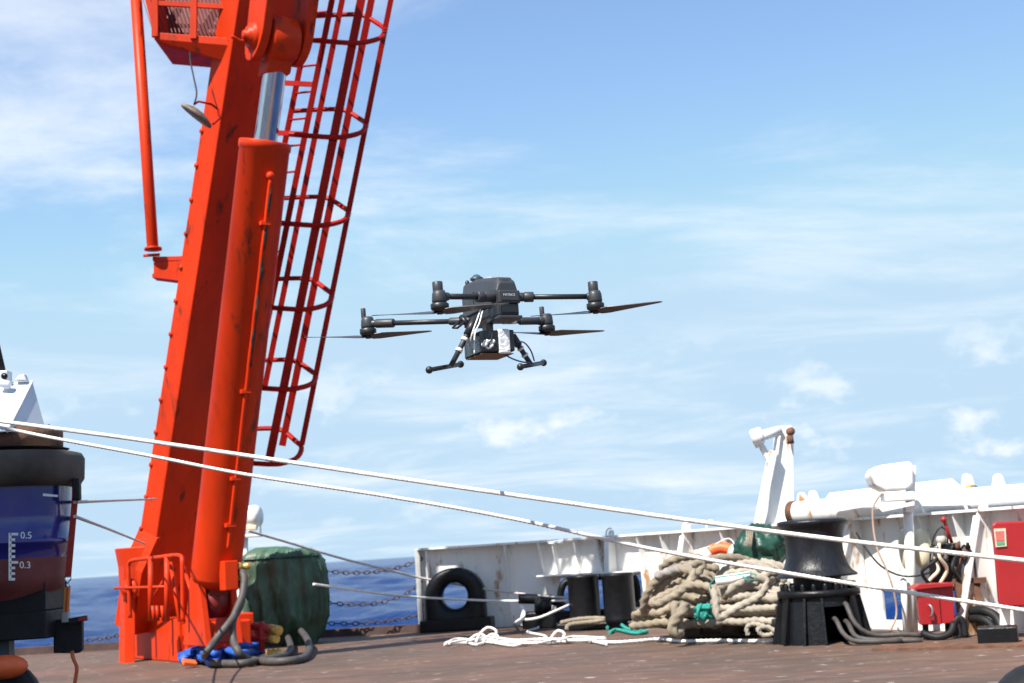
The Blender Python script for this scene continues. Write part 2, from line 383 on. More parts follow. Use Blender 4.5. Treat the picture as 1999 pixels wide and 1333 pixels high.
for px, wd in ((1207,.10),(1352,.34),(1680,.42),(1938,.40)):
    s = s_at(px); p = bw(s); n = bwn(s); t = V((-n.y, n.x, 0))
    k = MB(); k.prism([p+n*.02+V((0,0,HB+.10)), p+n*.10+V((0,0,HB+.10)), p+n*.17+V((0,0,HB-.02)), p+n*(.17+wd)+V((0,0,.03)), p+n*(.17+wd)+V((0,0,.004)), p+n*.002+V((0,0,.004))], t*.02)
    k.build('bracket', white, blw, bev=.006)
    k2 = MB(); k2.bar(p+n*.172+t*.01+V((0,0,HB-.04)), p+n*(.172+wd)+t*.01+V((0,0,.03)), .09, .014, t); k2.build('bracket_flange', white, blw)
sh = MB(); s0, s1 = s_at(1062), s_at(1248)
for i in range(4):
    a, b = bw(s0+(s1-s0)*i/4), bw(s0+(s1-s0)*(i+1)/4); na, nb = bwn(s0), bwn(s1)
    sh.box(a+V((0,0,.70)), b-a, na*.22, V((0,0,.02)))
sh.build('stiffener', white, blw)
po = MB(); p = bw(0); po.cbox(p+V((-.02,-.03,HB/2+.01)), .075, .16, HB+.02); po.build('end_post', M('grey_white_paint', (.45,.45,.43), .6, var=.25, vs=5, rust=.2, rcol=(.2,.1,.05)), blw, bev=.006)
ep = MB(); n = bwn(0); ep.prism([p+V((.14,0,HB)), p+V((.14,0,0))+n*.0, p+V((.2,0,0))+n*.30, p+V((.16,0,.55))+n*.24, p+V((.13,0,HB-.02))+n*.17], (.015,0,0)); ep.build('end_plate', white, blw)
for px in (1192, 1345, 1385):
    s = s_at(px); p = bw(s)+bwn(s)*.05; h = MB(); h.tube(spline([p+V((0,0,HB+.02)), p+V((.01,0,HB+.09)), p+V((.05,0,HB+.13)), p+V((.09,0,HB+.12))], .02), .013, 6); h.build('hook', white, blw)
for px in (1818, 1900, 1938):
    s = s_at(px); p = bw(s)+bwn(s)*.05; h = MB(); h.tube(spline([p+V((0,0,HB+.02)), p+V((-.02,0,HB+.08)), p+V((-.06,0,HB+.14))], .02), .016, 6); h.build('hook', white, blw)

def chock(name, label, px, d, wd, ht, hole, hz_, dep, parent_mat):
    c = W(px, d); s = s_at(px); n = bwn(s); t = V((-n.y, n.x, 0)); t = t if t.x > 0 else -t
    o = thing(name, label, 'fairlead', c)
    k = MB(); K = 40; vs = []
    prof = [(1.0, -.5), (1.0, .5), (.8, .62), (.3, .62), (.06, .45), (0, .15), (0, -.15), (.06, -.45), (.3, -.6), (.8, -.6)]
    for fr, dp in prof:
        for j in range(K):
            th = 2*PI*j/K; cx, cz = math.cos(th), math.sin(th)
            ro = wd/2 if cz >= 0 else min(wd/2/max(abs(cx), 1e-3), hz_/max(-cz, 1e-3))
            if cz >= 0: ro = 1/math.sqrt((cx/(wd/2))**2+(cz/(ht-hz_))**2)
            rr = hole+(ro-hole)*fr
            vs.append(c+t*(rr*cx)+V((0,0,hz_+rr*cz))+n*(dp*dep+.05))
    m_ = len(prof)
    k.add(vs, [(i*K+j, i*K+(j+1) % K, ((i+1) % m_)*K+(j+1) % K, ((i+1) % m_)*K+j) for i in range(m_) for j in range(K)], True)
    k.build('chock_ring', parent_mat, o)
    b = MB(); b.box(c-t*(wd/2+.08)+n*(-dep*.5), t*(wd+.18), n*(dep*1.5), V((0,0,.17))); b.build('base_plate', parent_mat, o, bev=.015)
    return o
chock('mooring_chock', 'black oval mooring chock in the bulwark next to its grey end post', 894, 21.12, .86, .90, .185, .50, .30, black)
c2 = thing('roller_fairlead', 'low black roller fairlead at the bulwark opening behind the twin bollards', 'fairlead', W(1140, 20.0))
k = MB(); a = G(1022, 1222); k.box(W(1020,20.5), W(1250,19.9)-W(1020,20.5), V((0,-.35,0)), V((0,0,.23))); k.build('base_plate', black, c2, bev=.02)
k = MB(); k.tube(spline([W(1012,20.3,.42), W(1045,20.3,.40), W(1085,20.3,.36), W(1100,20.3,.26)], .05), [.10,.09,.08,.08,.08,.09,.1,.1,.1,.1,.1,.1,.1][:len(spline([W(1012,20.3,.42), W(1045,20.3,.40), W(1085,20.3,.36), W(1100,20.3,.26)], .05))] if False else .07, 12); k.build('horn', black, c2)
k = MB(); k.tube(spline([W(1092,20.25,.2), W(1096,20.25,.52), W(1112,20.25,.63), W(1170,20.1,.66), W(1235,19.9,.64), W(1246,19.9,.2)], .05), .05, 12); k.build('guard_frame', black, c2)
k = MB(); k.cyl(W(1060,20.1,.22), W(1060,20.1,.40), .12); k.build('roller', black, c2)
# twin bollards
bo = thing('twin_bollard', 'black twin mooring bollard on a low base plate beside the rope pile', 'bollard', W(1178, 19.2))
for px, d in ((1144, 19.3), (1212, 19.0)):
    c = W(px, d); k = MB(); k.lathe([(.0,.08),(.225,.08),(.215,.13),(.208,.2),(.208,.66),(.222,.68),(.222,.70),(.20,.715),(0,.715)], c, (0,0,1), 32); k.build('post', black, bo)
k = MB(); k.box(W(1085,19.55), W(1246,19.15)-W(1085,19.55), V((0,-.42,0)), V((0,0,.10))); k.build('base_plate', black, bo, bev=.02)
k = MB(); k.tube(spline([W(1094,18.95,.12), W(1120,18.9,.15), W(1150,18.85,.16), W(1180,18.8,.145), W(1165,18.8,.12), W(1112,18.8,.10), W(1106,18.75,.03)], .03), .028, 9, lobes=3, pitch=.055); tag(k.build('rope_end', ropeb), 'short tan rope end lying over the twin bollard base', 'rope')
k = MB()
k.tube(spline([G(1186,1230)+V((0,0,.03)), G(1190,1222)+V((0,0,.07)), G(1205,1223)+V((0,0,.08)), G(1225,1232)+V((0,0,.03)), G(1262,1236)+V((0,0,.025)), G(1240,1240)+V((0,0,.025)), G(1205,1234)+V((0,0,.03)), G(1190,1238)+V((0,0,.02))], .03), .022, 8, lobes=3, pitch=.1); tag(k.build('teal_rope', teal), 'teal rope tangle on deck before the right bollard post', 'rope')
# chains along the open stern
def chain(pts, label):
    sp = spline(pts, .075); k = MB()
    for i, (a, b) in enumerate(zip(sp, sp[1:])):
        t = (b-a).normalized(); sd = V((0,0,1)) if i % 2 else t.cross(V((0,0,1))).normalized(); c = (a+b)/2
        k.tube([c+t*(math.cos(q*PI/4)*.052)+sd*(math.sin(q*PI/4)*.028) for q in range(8)], .0085, 5, closed=True)
    tag(k.build('stern_chain', chainm), label, 'chain', 'chains across the open stern')
def PP(l): return [P(*q) for q in l]
chain(PP([(560,1098,20.9),(610,1111,21),(680,1118,21.1),(740,1115,21.2),(790,1104,21.25),(824,1090,21.3)]), 'rusty sagging stern chain, topmost of three beside the green cover')
chain(PP([(560,1170,20.9),(615,1174,21),(690,1180,21.1),(745,1175,21.2),(790,1160,21.25),(824,1135,21.3)]), 'rusty sagging stern chain, middle of three beside the green cover')
chain(PP([(560,1214,20.9),(620,1216,21),(700,1217,21.1),(770,1210,21.2),(824,1199,21.3)]), 'rusty sagging stern chain, lowest of three beside the green cover')
chain(PP([(100,1256,21.5),(160,1250,21.5),(200,1246,21.4),(250,1236,21.2)]), 'rusty stern chain between the boat cradle and red frame base')
def rope(name, pts, r, mat, label, lobes=0, step=.06, n=9, cat='rope', group=None):
    k = MB(); k.tube(spline(pts, step), r, n, lobes=lobes, amp=.13, pitch=r*2.4)
    return tag(k.build(name, mat), label, cat, group)
rope('mooring_line', PP([(484,1036,17.6),(560,1058,18.4),(660,1088,19.6),(760,1113,20.5),(823,1128,21.0),(955,1151,20.9),(1060,1163,20.2),(1118,1168,19.5)]), .016, ropeg, 'grey line sloping from the red frame over the stern to the bollards')
rope('mooring_line', PP([(612,1140,19.2),(680,1150,19.8),(740,1158,20.3),(823,1166,20.9),(950,1172,20.7),(1060,1173,20.2),(1112,1172,19.6)]), .017, ropew, 'white line from behind the green cover through to the bollards')
rope('mooring_line', PP([(1113,1180,19.3),(1085,1192,19.1),(1050,1206,19.0),(1020,1208,19.0),(1022,1190,19.2),(1016,1181,19.3),(1024,1200,19.1),(1008,1214,18.9)])+[G(1006,1222)+V((0,0,.03)), G(1030,1226)+V((0,0,.03)), G(1052,1228)+V((0,0,.02)), G(1030,1236)+V((0,0,.02)), G(1062,1244)+V((0,0,.02)), G(1068,1252)+V((0,0,.03))], .017, ropew, 'white line hanging off the left bollard post down to the deck')
rope('tie_line', PP([(146,980,9.6),(220,977,13.5),(304,974,17.6)]), .012, ropeg, 'thin upper line tied between boat fender and red leg')
rope('tie_line', PP([(146,1008,9.6),(215,1034,13.5),(284,1062,17.8)]), .012, ropeg, 'thin lower line sloping from boat strap to red frame foot')
ropec2 = M('grey_white_rope_fibre', (.66,.63,.60), .8, var=.12, vs=25)
# the two long taut ropes across the picture
rope('taut_rope', PP([(-160,798,6.2),(0,822,6.1),(240,854,6.0),(480,889,5.9),(760,931,5.75),(1000,966,5.65),(1400,1023,5.5),(1700,1061,5.4),(1999,1094,5.3),(2200,1116,5.2)]), .0095, ropew, 'thick smooth white rope stretched taut below the drone, upper of two', step=.04, n=8, lobes=0)
rope('taut_rope', PP([(-160,806,6.6),(0,834,6.5),(110,856,6.4),(300,891,6.3),(480,926,6.2),(760,969,6.0),(1000,1012,5.9),(1280,1073,5.8),(1600,1129,5.6),(1999,1191,5.4),(2200,1222,5.3)]), .0080, ropec2, 'twisted greyish white rope stretched taut below the drone, lower of two', step=.006, n=9, lobes=3)
# loose white rope on the deck
k = MB()
rg = random.Random(11)
base_l = [(868,1262),(900,1259),(930,1262),(960,1258),(1000,1262),(1050,1260),(1090,1256),(1130,1257),(1175,1258)]
for j in range(3):
    pts = [G(x+rg.uniform(-9,9), y+rg.uniform(-5,4))+V((0,0,.025+.02*j)) for x, y in base_l]
    k.tube(spline(pts, .012), .016, 9, lobes=3, pitch=.055)
def loopz(px, py, h, wd):
    c = G(px, py); return [c+V((-wd,0,.03)), c+V((-wd*.6,.03,h*.7)), c+V((0,.03,h)), c+V((wd*.6,0,h*.75)), c+V((wd*.3,-.05,.25*h)), c+V((wd,-.1,.03))]
for q in ((955,1258,.20,.16),(935,1258,.12,.14),(1092,1257,.15,.11),(962,1260,.13,.12)): k.tube(spline(loopz(*q), .015), .015, 8, lobes=3, pitch=.055)
k.tube(spline([G(x, y)+V((0,0,.025)) for x, y in ((1150,1256),(1200,1258),(1250,1255),(1290,1252),(1330,1256),(1400,1255),(1470,1256),(1530,1255))], .013), .018, 9, lobes=3, pitch=.058)
tag(k.build('loose_rope', ropew), 'loose white rope tangled on the deck and trailing to the capstan', 'rope')
# ============================================================ RED A-FRAME
AZ = R(34); n0 = V((math.sin(AZ), -math.cos(AZ), 0)); w0 = V((math.cos(AZ), math.sin(AZ), 0)); UP = V((0,0,1))
FLc = G(365, 1293)
af = thing('stern_a_frame', 'tall red steel A-frame leg with hydraulic cylinder and caged ladder', 'crane', FLc-n0*.6)
A = P(300, 1085, 18.35); B = P(453, 90, 16.45); a_ = (B-A).normalized()
wL = V((math.cos(R(52)), math.sin(R(52)), 0)); wx = (wL-a_*wL.dot(a_)).normalized(); nx = a_.cross(wx); nx = nx if nx.y < 0 else -nx
k = MB(); lo, hi = A-a_*.95, B+a_*1.9
k.box(lo, wx*.92, -nx*.36, hi-lo); k.build('leg', red, af, bev=.02)
foot = MB(); foot.prism([lo+wx*q[0]+a_*q[1]+nx*.02 for q in ((-.16,-.1),(-.16,.75),(.0,1.2),(.05,1.2),(.2,.2),(.9,.2),(.9,-.1))], -nx*.40); foot.build('leg_foot', red, af, bev=.01)
for i in range(15):      # bolt heads / weld studs along the left edge
    t = .35+i*.43; k = MB(); c = lo+a_*t-nx*.33; k.lathe([(0,.02),(.03,.018),(.035,0)], c, -wx, 8); k.build('stud', red, af)
# hydraulic cylinder
C0, C1 = P(420, 1128, 17.0), P(518, 276, 16.0); ca = (C1-C0).normalized()
bar_ = MB(); Lc = (C1-C0).length
bar_.lathe([(0,-.1),(.20,-.1),(.285,0),(.292,.02),(.292,Lc-.10),(.305,Lc-.09),(.305,Lc-.012),(.295,Lc),(.16,Lc),(.16,Lc-.03),(.0,Lc-.03)], C0, ca, 48); bar_.build('cylinder_barrel', red, af)
E = P(545, 78, 15.72); rod = MB(); rod.lathe([(.135,-.2),(.135,(E-C1).length-.1)], C1, (E-C1), 32); rod.build('piston_rod', chrome, af)
ra = (E-C1).normalized()
col_ = MB(); col_.box(E-ra*.42-w0*.15+n0*.15, w0*.30, -n0*.30, ra*.3); col_.build('rod_end_neck', red, af, bev=.03)
eye = MB(); eye.lathe([(.0,-.17),(.25,-.17),(.27,-.15),(.27,.15),(.25,.17),(0,.17)], E, w0, 36); eye.build('rod_end_eye', red, af)
def lug(cen, thick, name):
    pts = []
    for j in range(15):
        th = PI+PI*j/14; pts.append(cen+n0*(math.cos(th)*.25)+ra*(math.sin(th)*.27))
    pts += [cen+n0*.25+ra*1.2, cen-n0*.35+ra*1.2]
    q = MB(); q.prism([p_-w0*thick/2 for p_ in pts], w0*thick); return q.build(name, red, af, bev=.012)
l1 = lug(E-w0*.26, .11, 'lug'); l2 = lug(E+w0*.27, .11, 'lug')
pn = MB(); pn.lathe([(0,.13),(.05,.13),(.05,.09),(.10,.085),(.10,.05),(.15,.045),(.16,0)], E-w0*.315, -w0, 24); pn.build('pin_boss', red, af)
gp = MB(); gp.tube(spline([E-w0*.40-ra*.06, E-w0*.46-ra*.08, E-w0*.58-ra*.04], .03), .022, 8); gp.build('grease_pipe', red, af)
# feed pipe along the barrel
sdv = (w0-ca*w0.dot(ca)).normalized(); fw = ca.cross(sdv); fw = fw if fw.y < 0 else -fw
def onb(t, ang, rr=.318): return C0+ca*t+(fw*math.cos(ang)+sdv*math.sin(ang))*rr
fp = MB(); ANG = R(-4)
fp.tube(spline([onb(Lc-.42, ANG, .30), onb(Lc-.46, ANG, .325)]+[onb(Lc-.5-i*.25, ANG+random.uniform(-.012,.012), .322) for i in range(int((Lc-.6)/.25))], .05), .022, 8)
fp.build('feed_pipe', red, af)
fr_ = MB(); fr_.tube([onb(Lc-.5-i*.1, ANG+.01*math.sin(i*1.3)+.03, .325) for i in range(22)], [.012+.016*abs(math.sin(i*.8)) for i in range(22)], 7); fr_.build('pipe_tape', M('perished_black_wrap', (.03,.018,.012), .8, var=.6, vs=12, rust=.5, bump=.4), af)
fe = MB(); fe.ball(onb(Lc-.40, ANG, .31), .05); fe.build('port_boss', red, af)
for t in (Lc-.95, Lc-2.9, 1.25, .7):
    q = MB(); q.cbox(onb(t, ANG, .315), .13, .06, .05, AZ); q.build('pipe_clamp', red, af, bev=.008)
mb_ = MB(); mb_.cbox(onb(.12, ANG+.1, .36), .17, .17, .34, AZ); MF = mb_.build('manifold', red, af, bev=.012)
for dz, dx in ((.10, 0), (-.03, .02)):
    q = MB(); p = onb(.12+dz, ANG+.1, .36)+w0*.09; q.lathe([(.0,0),(.045,0),(.045,.05),(.03,.055),(.03,.09),(.042,.095),(.042,.14),(.03,.15),(0,.15)], p, w0+V((0,-.3,0)), 14); q.build('brass_fitting', brass, MF)
# foot clevis of the cylinder
K0 = C0-ca*.28
fe = MB(); fe.lathe([(0,-.12),(.2,-.12),(.2,.12),(0,.12)], K0, w0, 28); fe.box(K0-w0*.12-n0*.17, w0*.24, n0*.34, ca*.3); fe.build('foot_eye', M('dark_red_paint', (.18,.008,.006), .5), af)
for sgn in (-1, 1):
    q = MB(); c = K0+w0*(.19*sgn); q.prism([c+n0*.17+V((0,0,.22))-w0*.04, c-n0*.1+V((0,0,.30))-w0*.04, c-n0*.4+V((0,0,-.5))-w0*.04, c+n0*.34+V((0,0,-.5))-w0*.04], w0*.08); q.build('foot_lug', red, af, bev=.01)
# base blocks
bb = MB(); bb.box(FLc, w0*.86, -n0*.55, UP*.455); bb.build('base_block', red, af, bev=.025)
bb = MB(); bb.box(FLc-n0*.12-w0*.05, w0*1.0, -n0*1.7, UP*.53); bb.build('base_block', red, af, bev=.02)
bh = MB(); bh.tube(spline([FLc+w0*.36+n0*.02+UP*.12, FLc+w0*.40+n0*.1+UP*.06, FLc+w0*.55+n0*.1+UP*.06, FLc+w0*.6+n0*.02+UP*.12], .03), .014, 7); bh.build('lifting_ring', red, af)
lp = MB(); lp.prism([P(x, y, 18.35) for x, y in ((234,1070),(284,1066),(277,1100),(266,1150),(264,1210),(264,1296),(243,1296),(244,1160),(241,1105))], -n0*.22); lp.build('pivot_lug', red, af, bev=.01)
pv = MB(); pv.lathe([(0,.10),(.06,.10),(.07,.05),(.13,.05),(.14,.03),(.14,0),(0,0)], P(256,1150,18.2), n0*.4-w0, 20); pv.build('pivot_pin', red, af)
ph = MB(); ph.cyl(P(224,1148,18.3), P(330,1145,17.4), .018, 8); ph.build('locking_bar', red, af)
rl = MB(); rl.tube(spline(PP([(254,1206,18.1),(251,1120,18.1),(252,1100,18.1),(262,1093,18.0),(300,1089,17.6),(340,1084,17.15),(353,1086,17.05),(356,1100,17.0),(357,1212,17.0)]), .04), .026, 8)
rl.build('guard_rail', red, af)
for x, d in ((294,17.65),(326,17.3)):
    q = MB(); q.cyl(P(x,1090 if x < 300 else 1086,d), P(x,1212,d), .032, 8); q.build('rail_post', red, af)
for l_ in ([(333,1098,17.5),(350,1212,17.2)], [(357,1104,17.3),(395,1222,16.95)], [(300,1165,18),(325,1125,17.8)]):
    q = MB(); q.cyl(P(*l_[0]), P(*l_[1]), .022, 8); q.build('brace', red, af)
for x in (298, 306, 316):
    q = MB(); q.cyl(P(x,1182,17.5), P(x+3,1212,17.5), .02, 8); q.build('valve_lever', red, af)
# left tubular stay with bracket
st = MB(); s0, s1 = P(262,-60,17.1), P(298,480,17.5); st.tube([s0, s1, s1+(s1-s0).normalized()*.06], [.072,.072,.05], 16); st.build('stay_tube', red, af)
sb = MB(); sb.lathe([(0,0),(.11,0),(.11,.03),(0,.03)], P(299,488,17.5), (0,0,1), 16); sb.cyl(P(280,499,17.5), P(312,497,17.5), .02, 8); sb.build('stay_clevis', red, af)
for pts, e in (([(298,501),(392,499),(392,507),(298,509)], .26), ([(300,512),(388,507),(386,545),(300,535)], .03), ([(297,534),(388,545),(386,552),(297,541)], .26)):
    q = MB(); q.prism([P(x, y, 17.55) for x, y in pts], V((.0,.9,0))*e); q.build('stay_bracket', red, af)
# upper platform with grating
pf = MB(); D0 = 16.5
def pq(x, y, d=D0): return P(x, y, d)
for a, b in (((303,-60),(303,72)),((458,-60),(452,80)),((380,-60),(378,76)),((300,6),(458,14))):
    hb = abs(a[0]-b[0]) > 20; pf.bar(pq(*a), pq(*b), .06 if hb else .075, .04 if hb else .06, UP if hb else V((1,0,0)))
pf.build('platform_frame', red, af)
q = MB(); q.prism([pq(*p) for p in ((300,62),(453,74),(452,90),(301,77))], (0,.9,0)); q.build('platform_beam', red, af, bev=.01)
q = MB(); q.hexa([pq(301,77),pq(452,90),pq(452,90,D0+.9),pq(301,77,D0+.9),pq(318,90,D0+.1),pq(450,122,D0+.1),pq(450,122,D0+.8),pq(318,90,D0+.8)]); q.build('platform_underside', red, af)
q = MB(); q.prism([pq(268,-60),pq(285,-60),pq(304,60),pq(300,66)], (0,.9,0)); q.build('platform_side', red, af)
g = MB()
for i in range(22):
    x = 300+i*7.4; g.bar(pq(x,66,D0+.12), pq(x-30,-30,D0+.5), .012, .05, V((1,0,0)))
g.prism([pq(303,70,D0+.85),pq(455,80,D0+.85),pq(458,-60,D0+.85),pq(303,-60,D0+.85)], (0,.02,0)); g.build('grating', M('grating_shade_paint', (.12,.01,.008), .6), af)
# caged ladder on the right side of the leg
def xo(y): return 763-.2*y
def dl(y): return 16.35+1.0*y/880
ld = MB()
LB = {'s1': (-115,-.15,-40,860,.07), 's2': (-151,.25,-40,700,.07), 'v1': (-95,.3,-40,760,.07), 'v2': (-58,-.38,-40,900,.10), 'v3': (-38,.3,-40,870,.085), 'v4': (0,-.05,-40,868,.065)}
for nm, (dx, dd, ya, yb, wd) in LB.items():
    q = MB(); q.bar(P(xo(ya)+dx, ya, dl(ya)+dd), P(xo(yb)+dx, yb, dl(yb)+dd), wd, .02 if nm[0] == 'v' else .05, V((1,.2,0))); q.build('stringer' if nm[0] == 's' else 'cage_strap', redd, af)
for yu, yl in ((-120,-60),(28,84),(213,268),(384,440),(543,604),(702,760),(836,906)):
    ym = (yu+yl)/2; X = xo(ym)
    pts = [(X-150,yu+4,.33),(X-62,yu,.36),(X-36,yu+5,.33),(X-12,yu+.35*(yl-yu),.18),(X,ym+2,-.05),(X-8,yl-.2*(yl-yu),-.25),(X-32,yl-3,-.36),(X-64,yl,-.38),(X-150,yl-6,-.25)]
    q = MB(); q.tube(spline([P(x, y, dl(ym)+d) for x, y, d in pts], .06), .032, 6, smooth=False); q.build('cage_hoop', redd, af)
for i in range(15):
    y = -30+i*52; q = MB(); q.cyl(P(xo(y)-115, y, dl(y)-.15), P(xo(y)-151, y+4, dl(y)+.25), .014, 7); q.build('rung', redd, af)
for y in (165, 262, 520):
    q = MB(); q.bar(P(xo(y)-115,y,dl(y)-.1), P(xo(y)-190,y-4,dl(y)+.15), .06, .03, UP); q.build('ladder_bracket', redd, af)
# floodlight hanging off the leg
fc = P(385, 224, 16.2); fa = (P(352,200,16.2)-P(418,248,16.2)).normalized(); fx = fa.cross(V((0,1,0))).normalized()
fl_ = thing('floodlight', 'small grimy round floodlight hanging off the red leg', 'floodlight', fc)
q = MB(); q.lathe([(0,.05),(.10,.05),(.17,.02),(.215,.0),(.215,-.03),(.2,-.035),(0,-.035)], fc, fx if fx.z > 0 else -fx, 26); q.build('lamp_housing', M('grimy_lamp', (.16,.12,.095), .6, var=.5, vs=10, rust=.4), fl_)
q = MB(); q.tube(PP([(378,204,16.2),(388,198,16.2),(412,203,16.25),(424,212,16.4)]), .014, 7); q.tube(PP([(416,242,16.2),(428,232,16.3),(426,214,16.4)]), .014, 7); q.build('yoke', redd, fl_)
q = MB(); q.tube(spline(PP([(379,204,16.15),(384,182,16.2),(378,150,16.3),(372,120,16.4),(371,100,16.5)]), .05), .010, 6); q.build('cable', rubber, fl_)
# hydraulic hoses from the cylinder foot, looping on the deck
def gz(x, y, z=.05): return G(x, y, 0)+V((0,0,z))
rope('hydraulic_hose', PP([(470,1112,16.75),(477,1125,16.7),(474,1160,16.6),(462,1190,16.5),(454,1215,16.45),(456,1250,16.4),(468,1275,16.2)])+[gz(490,1296),gz(530,1300),gz(570,1298),gz(596,1290),gz(604,1274,.1),gz(590,1262,.2),gz(560,1243,.3),gz(536,1228,.38)], .044, hosem, 'thick grey hydraulic hose from upper brass fitting looping to the red valve', lobes=0, cat='hose', n=12)
rope('hydraulic_hose', PP([(466,1133,16.8),(474,1150,16.75),(468,1185,16.6),(448,1215,16.4),(420,1250,16.3),(402,1275,16.2)])+[gz(399,1290),gz(412,1302),gz(450,1304),gz(480,1303),gz(510,1297),gz(548,1290),gz(566,1280),gz(566,1268,.1),gz(552,1252,.2),gz(530,1244,.25)], .043, hosem, 'thick grey hydraulic hose from lower brass fitting lying on the deck', lobes=0, cat='hose', n=12)
vb = thing('hydraulic_valve', 'small red hydraulic valve beside the base of the red frame', 'valve', G(510,1270))
q = MB(); q.cyl(P(494,1222,17.3), P(530,1228,17.2), .05, 12); q.cyl(P(494,1246,17.3), P(528,1246,17.2), .045, 12); q.cyl(P(511,1213,17.25), P(511,1270,17.25), .035, 10); q.cbox(P(511,1236,17.25), .09, .12, .14, AZ); q.build('valve_body', M('valve_red', (.35,.015,.012), .5), vb)
q = MB(); q.cyl(P(528,1227,17.2), P(546,1231,17.1), .056, 12); q.cyl(P(526,1246,17.2), P(540,1247,17.1), .052, 12); q.build('hose_coupling', brass, vb)
q = MB(); q.lathe([(.05,0),(.07,.02),(.05,.06),(.07,.08),(.05,.12),(.07,.14),(.04,.2),(0,.2)], G(520,1290)+V((0,0,.07)), (1,.1,0), 14); tag(q.build('brass_coupling', brass), 'loose brass hose coupling on deck beside the hose loop', 'coupling')
# blue strap heap
rg = random.Random(4); q = MB()
for j in range(7):
    c = [G(x+rg.uniform(-10,10), y+rg.uniform(-5,5))+V((0,0,.04+rg.random()*.14)) for x, y in ((358,1300),(385,1293),(410,1298),(440,1290),(470,1293),(505,1283))]
    sp = spline(c, .05); q.tube(sp, [.05]*len(sp), 4, flat=(0,.6,1), smooth=True)
tag(q.build('blue_strap', bluec), 'crumpled blue webbing strap heaped under the hydraulic hoses', 'strap')
q = MB(); q.cbox(G(370,1304)+V((0,0,.06)), .16, .12, .05, .5, .3, .2); tag(q.build('orange_tag', orange, bev=.01), 'small orange tag at the end of the blue strap', 'tag')
# green covered machine
gc = G(548, 1262); gm = MB(); K, H = 150, 60
vs = []
for i in range(H+1):
    t = i/H; z = 1.36*t
    wv = .98+.05*math.sin(t*PI) if t < .9 else 1.0-.28*((t-.9)/.1)**2
    wv *= (.86+.14*min(1, t/.25))
    for j in range(K):
        th = 2*PI*j/K; c, s_ = math.cos(th), math.sin(th)
        e = (abs(c)**2.8+abs(s_)**2.8)**(-1/2.8)
        cr_ = lambda a, b: (1-2*abs(noise.noise(V((c*a, s_*a, t*b)))))
        fold = .15*cr_(2.6, .8)**3*(1-abs(2*t-1)**4)+.05*noise.noise(V((c*2.5, s_*2.5, t*3)))+.022*cr_(8, 3.5)**2+.006*cr_(18, 9)**2-.05
        rr = (e*.52*wv+fold)
        vs.append(gc+V((rr*c*(1.0-.14*max(0, t-.55)/.45*(1 if c > 0 else -.2)), .45+rr*s_*.9, z-(.10*max(0, c)*(t > .97)))))
gm.add(vs, [(i*K+j, i*K+(j+1) % K, (i+1)*K+(j+1) % K, (i+1)*K+j) for i in range(H) for j in range(K)], True)
gm.add([vs[H*K+j] for j in range(K)], [tuple(range(K))])
gcov = thing('covered_winch', 'deck machine under a stained green tarpaulin behind the red frame', 'covered machine', gc)
gm.build('tarpaulin', tarp, gcov)
q = MB(); q.tube(spline([v+V((0,-.012,0)) for v in vs[(H-7)*K+80:(H-7)*K+148]], .08), .018, 6); q.build('hem_cord', tarpd, gcov)
# white searchlight beyond
slt = thing('deck_searchlight', 'white searchlight on a post behind the green covered machine', 'searchlight', W(478, 20.3))
q = MB(); q.cyl(W(472,20.3,0), P(474,1050,20.3), .075, 14); q.build('post', whitec, slt)
q = MB(); q.cbox(P(488,1046,20.3), .34, .3, .035, .1); q.build('bracket', whitec, slt, bev=.008)
q = MB(); q.lathe([(0,-.26),(.10,-.25),(.155,-.18),(.16,.1),(.14,.16),(0,.17)], P(486,1009,20.3), (1,-.25,.05), 24); q.build('lamp_housing', whitec, slt)
q = MB(); q.cbox(P(490,1030,20.25), .17, .2, .07, .1); q.build('ballast_box', cream, slt, bev=.015)
q = MB(); q.bar(P(508,1005,20.3), P(509,1046,20.3), .04, .02, V((0,1,0))); q.build('yoke', whitec, slt)

# ============================================================ RIGHT-HAND DECK GEAR
# capstan
cc = W(1606, 14.5); cp = thing('capstan', 'large black mooring capstan with flared drum and cut-out base', 'capstan', cc)
q = MB(); q.lathe([(0,1.215),(.30,1.215),(.345,1.205),(.352,1.185),(.345,1.165),(.318,1.14),(.295,1.08),(.283,1.0),(.283,.92),(.292,.84),(.315,.76),(.35,.70),(.395,.668),(.405,.655),(.395,.645),(.2,.64),(0,.64)], cc, UP, 48); q.build('drum', blackw, cp)
q = MB(); q.lathe([(.24,.50),(.24,.645)], cc, UP, 32); q.build('neck', black, cp)
q = MB(); q.lathe([(0,.52),(.38,.52),(.41,.515),(.41,.455),(.38,.45),(0,.45)], cc, UP, 48); q.build('top_ring', black, cp)
def cone(a0, a1, z0, z1):
    r0 = .44-.065*z0/.45; r1 = .44-.065*z1/.45
    q = MB(); q.lathe([(r0, z0), (r1, z1)], cc, UP, 24, a0=a0, a1=a1, ref=(0,-1,0)); q.lathe([(r0-.03, z0), (r1-.03, z1)], cc, UP, 24, a0=a0, a1=a1, ref=(0,-1,0)); return q
q = cone(R(38), R(352), 0, .45); o1, o2 = R(-8), R(38)
q2 = cone(o1, o2, .36, .45); q.v += [v for v in q2.v]; off = len(q.v)-len(q2.v); q.f += [[i+off for i in f] for f in q2.f]; q.sm += q2.sm
q.build('base_shell', black, cp)
for an in (-95, -60, -32, -8, 38, 70, 105):
    d = V((math.sin(R(an)), -math.cos(R(an)), 0)); s_ = V((d.y, -d.x, 0))
    q = MB(); q.prism([cc+d*.36-s_*.012+V((0,0,.45)), cc+d*.405-s_*.012+V((0,0,.45)), cc+d*.50-s_*.012, cc+d*.40-s_*.012], s_*.024); q.build('base_rib', black, cp)
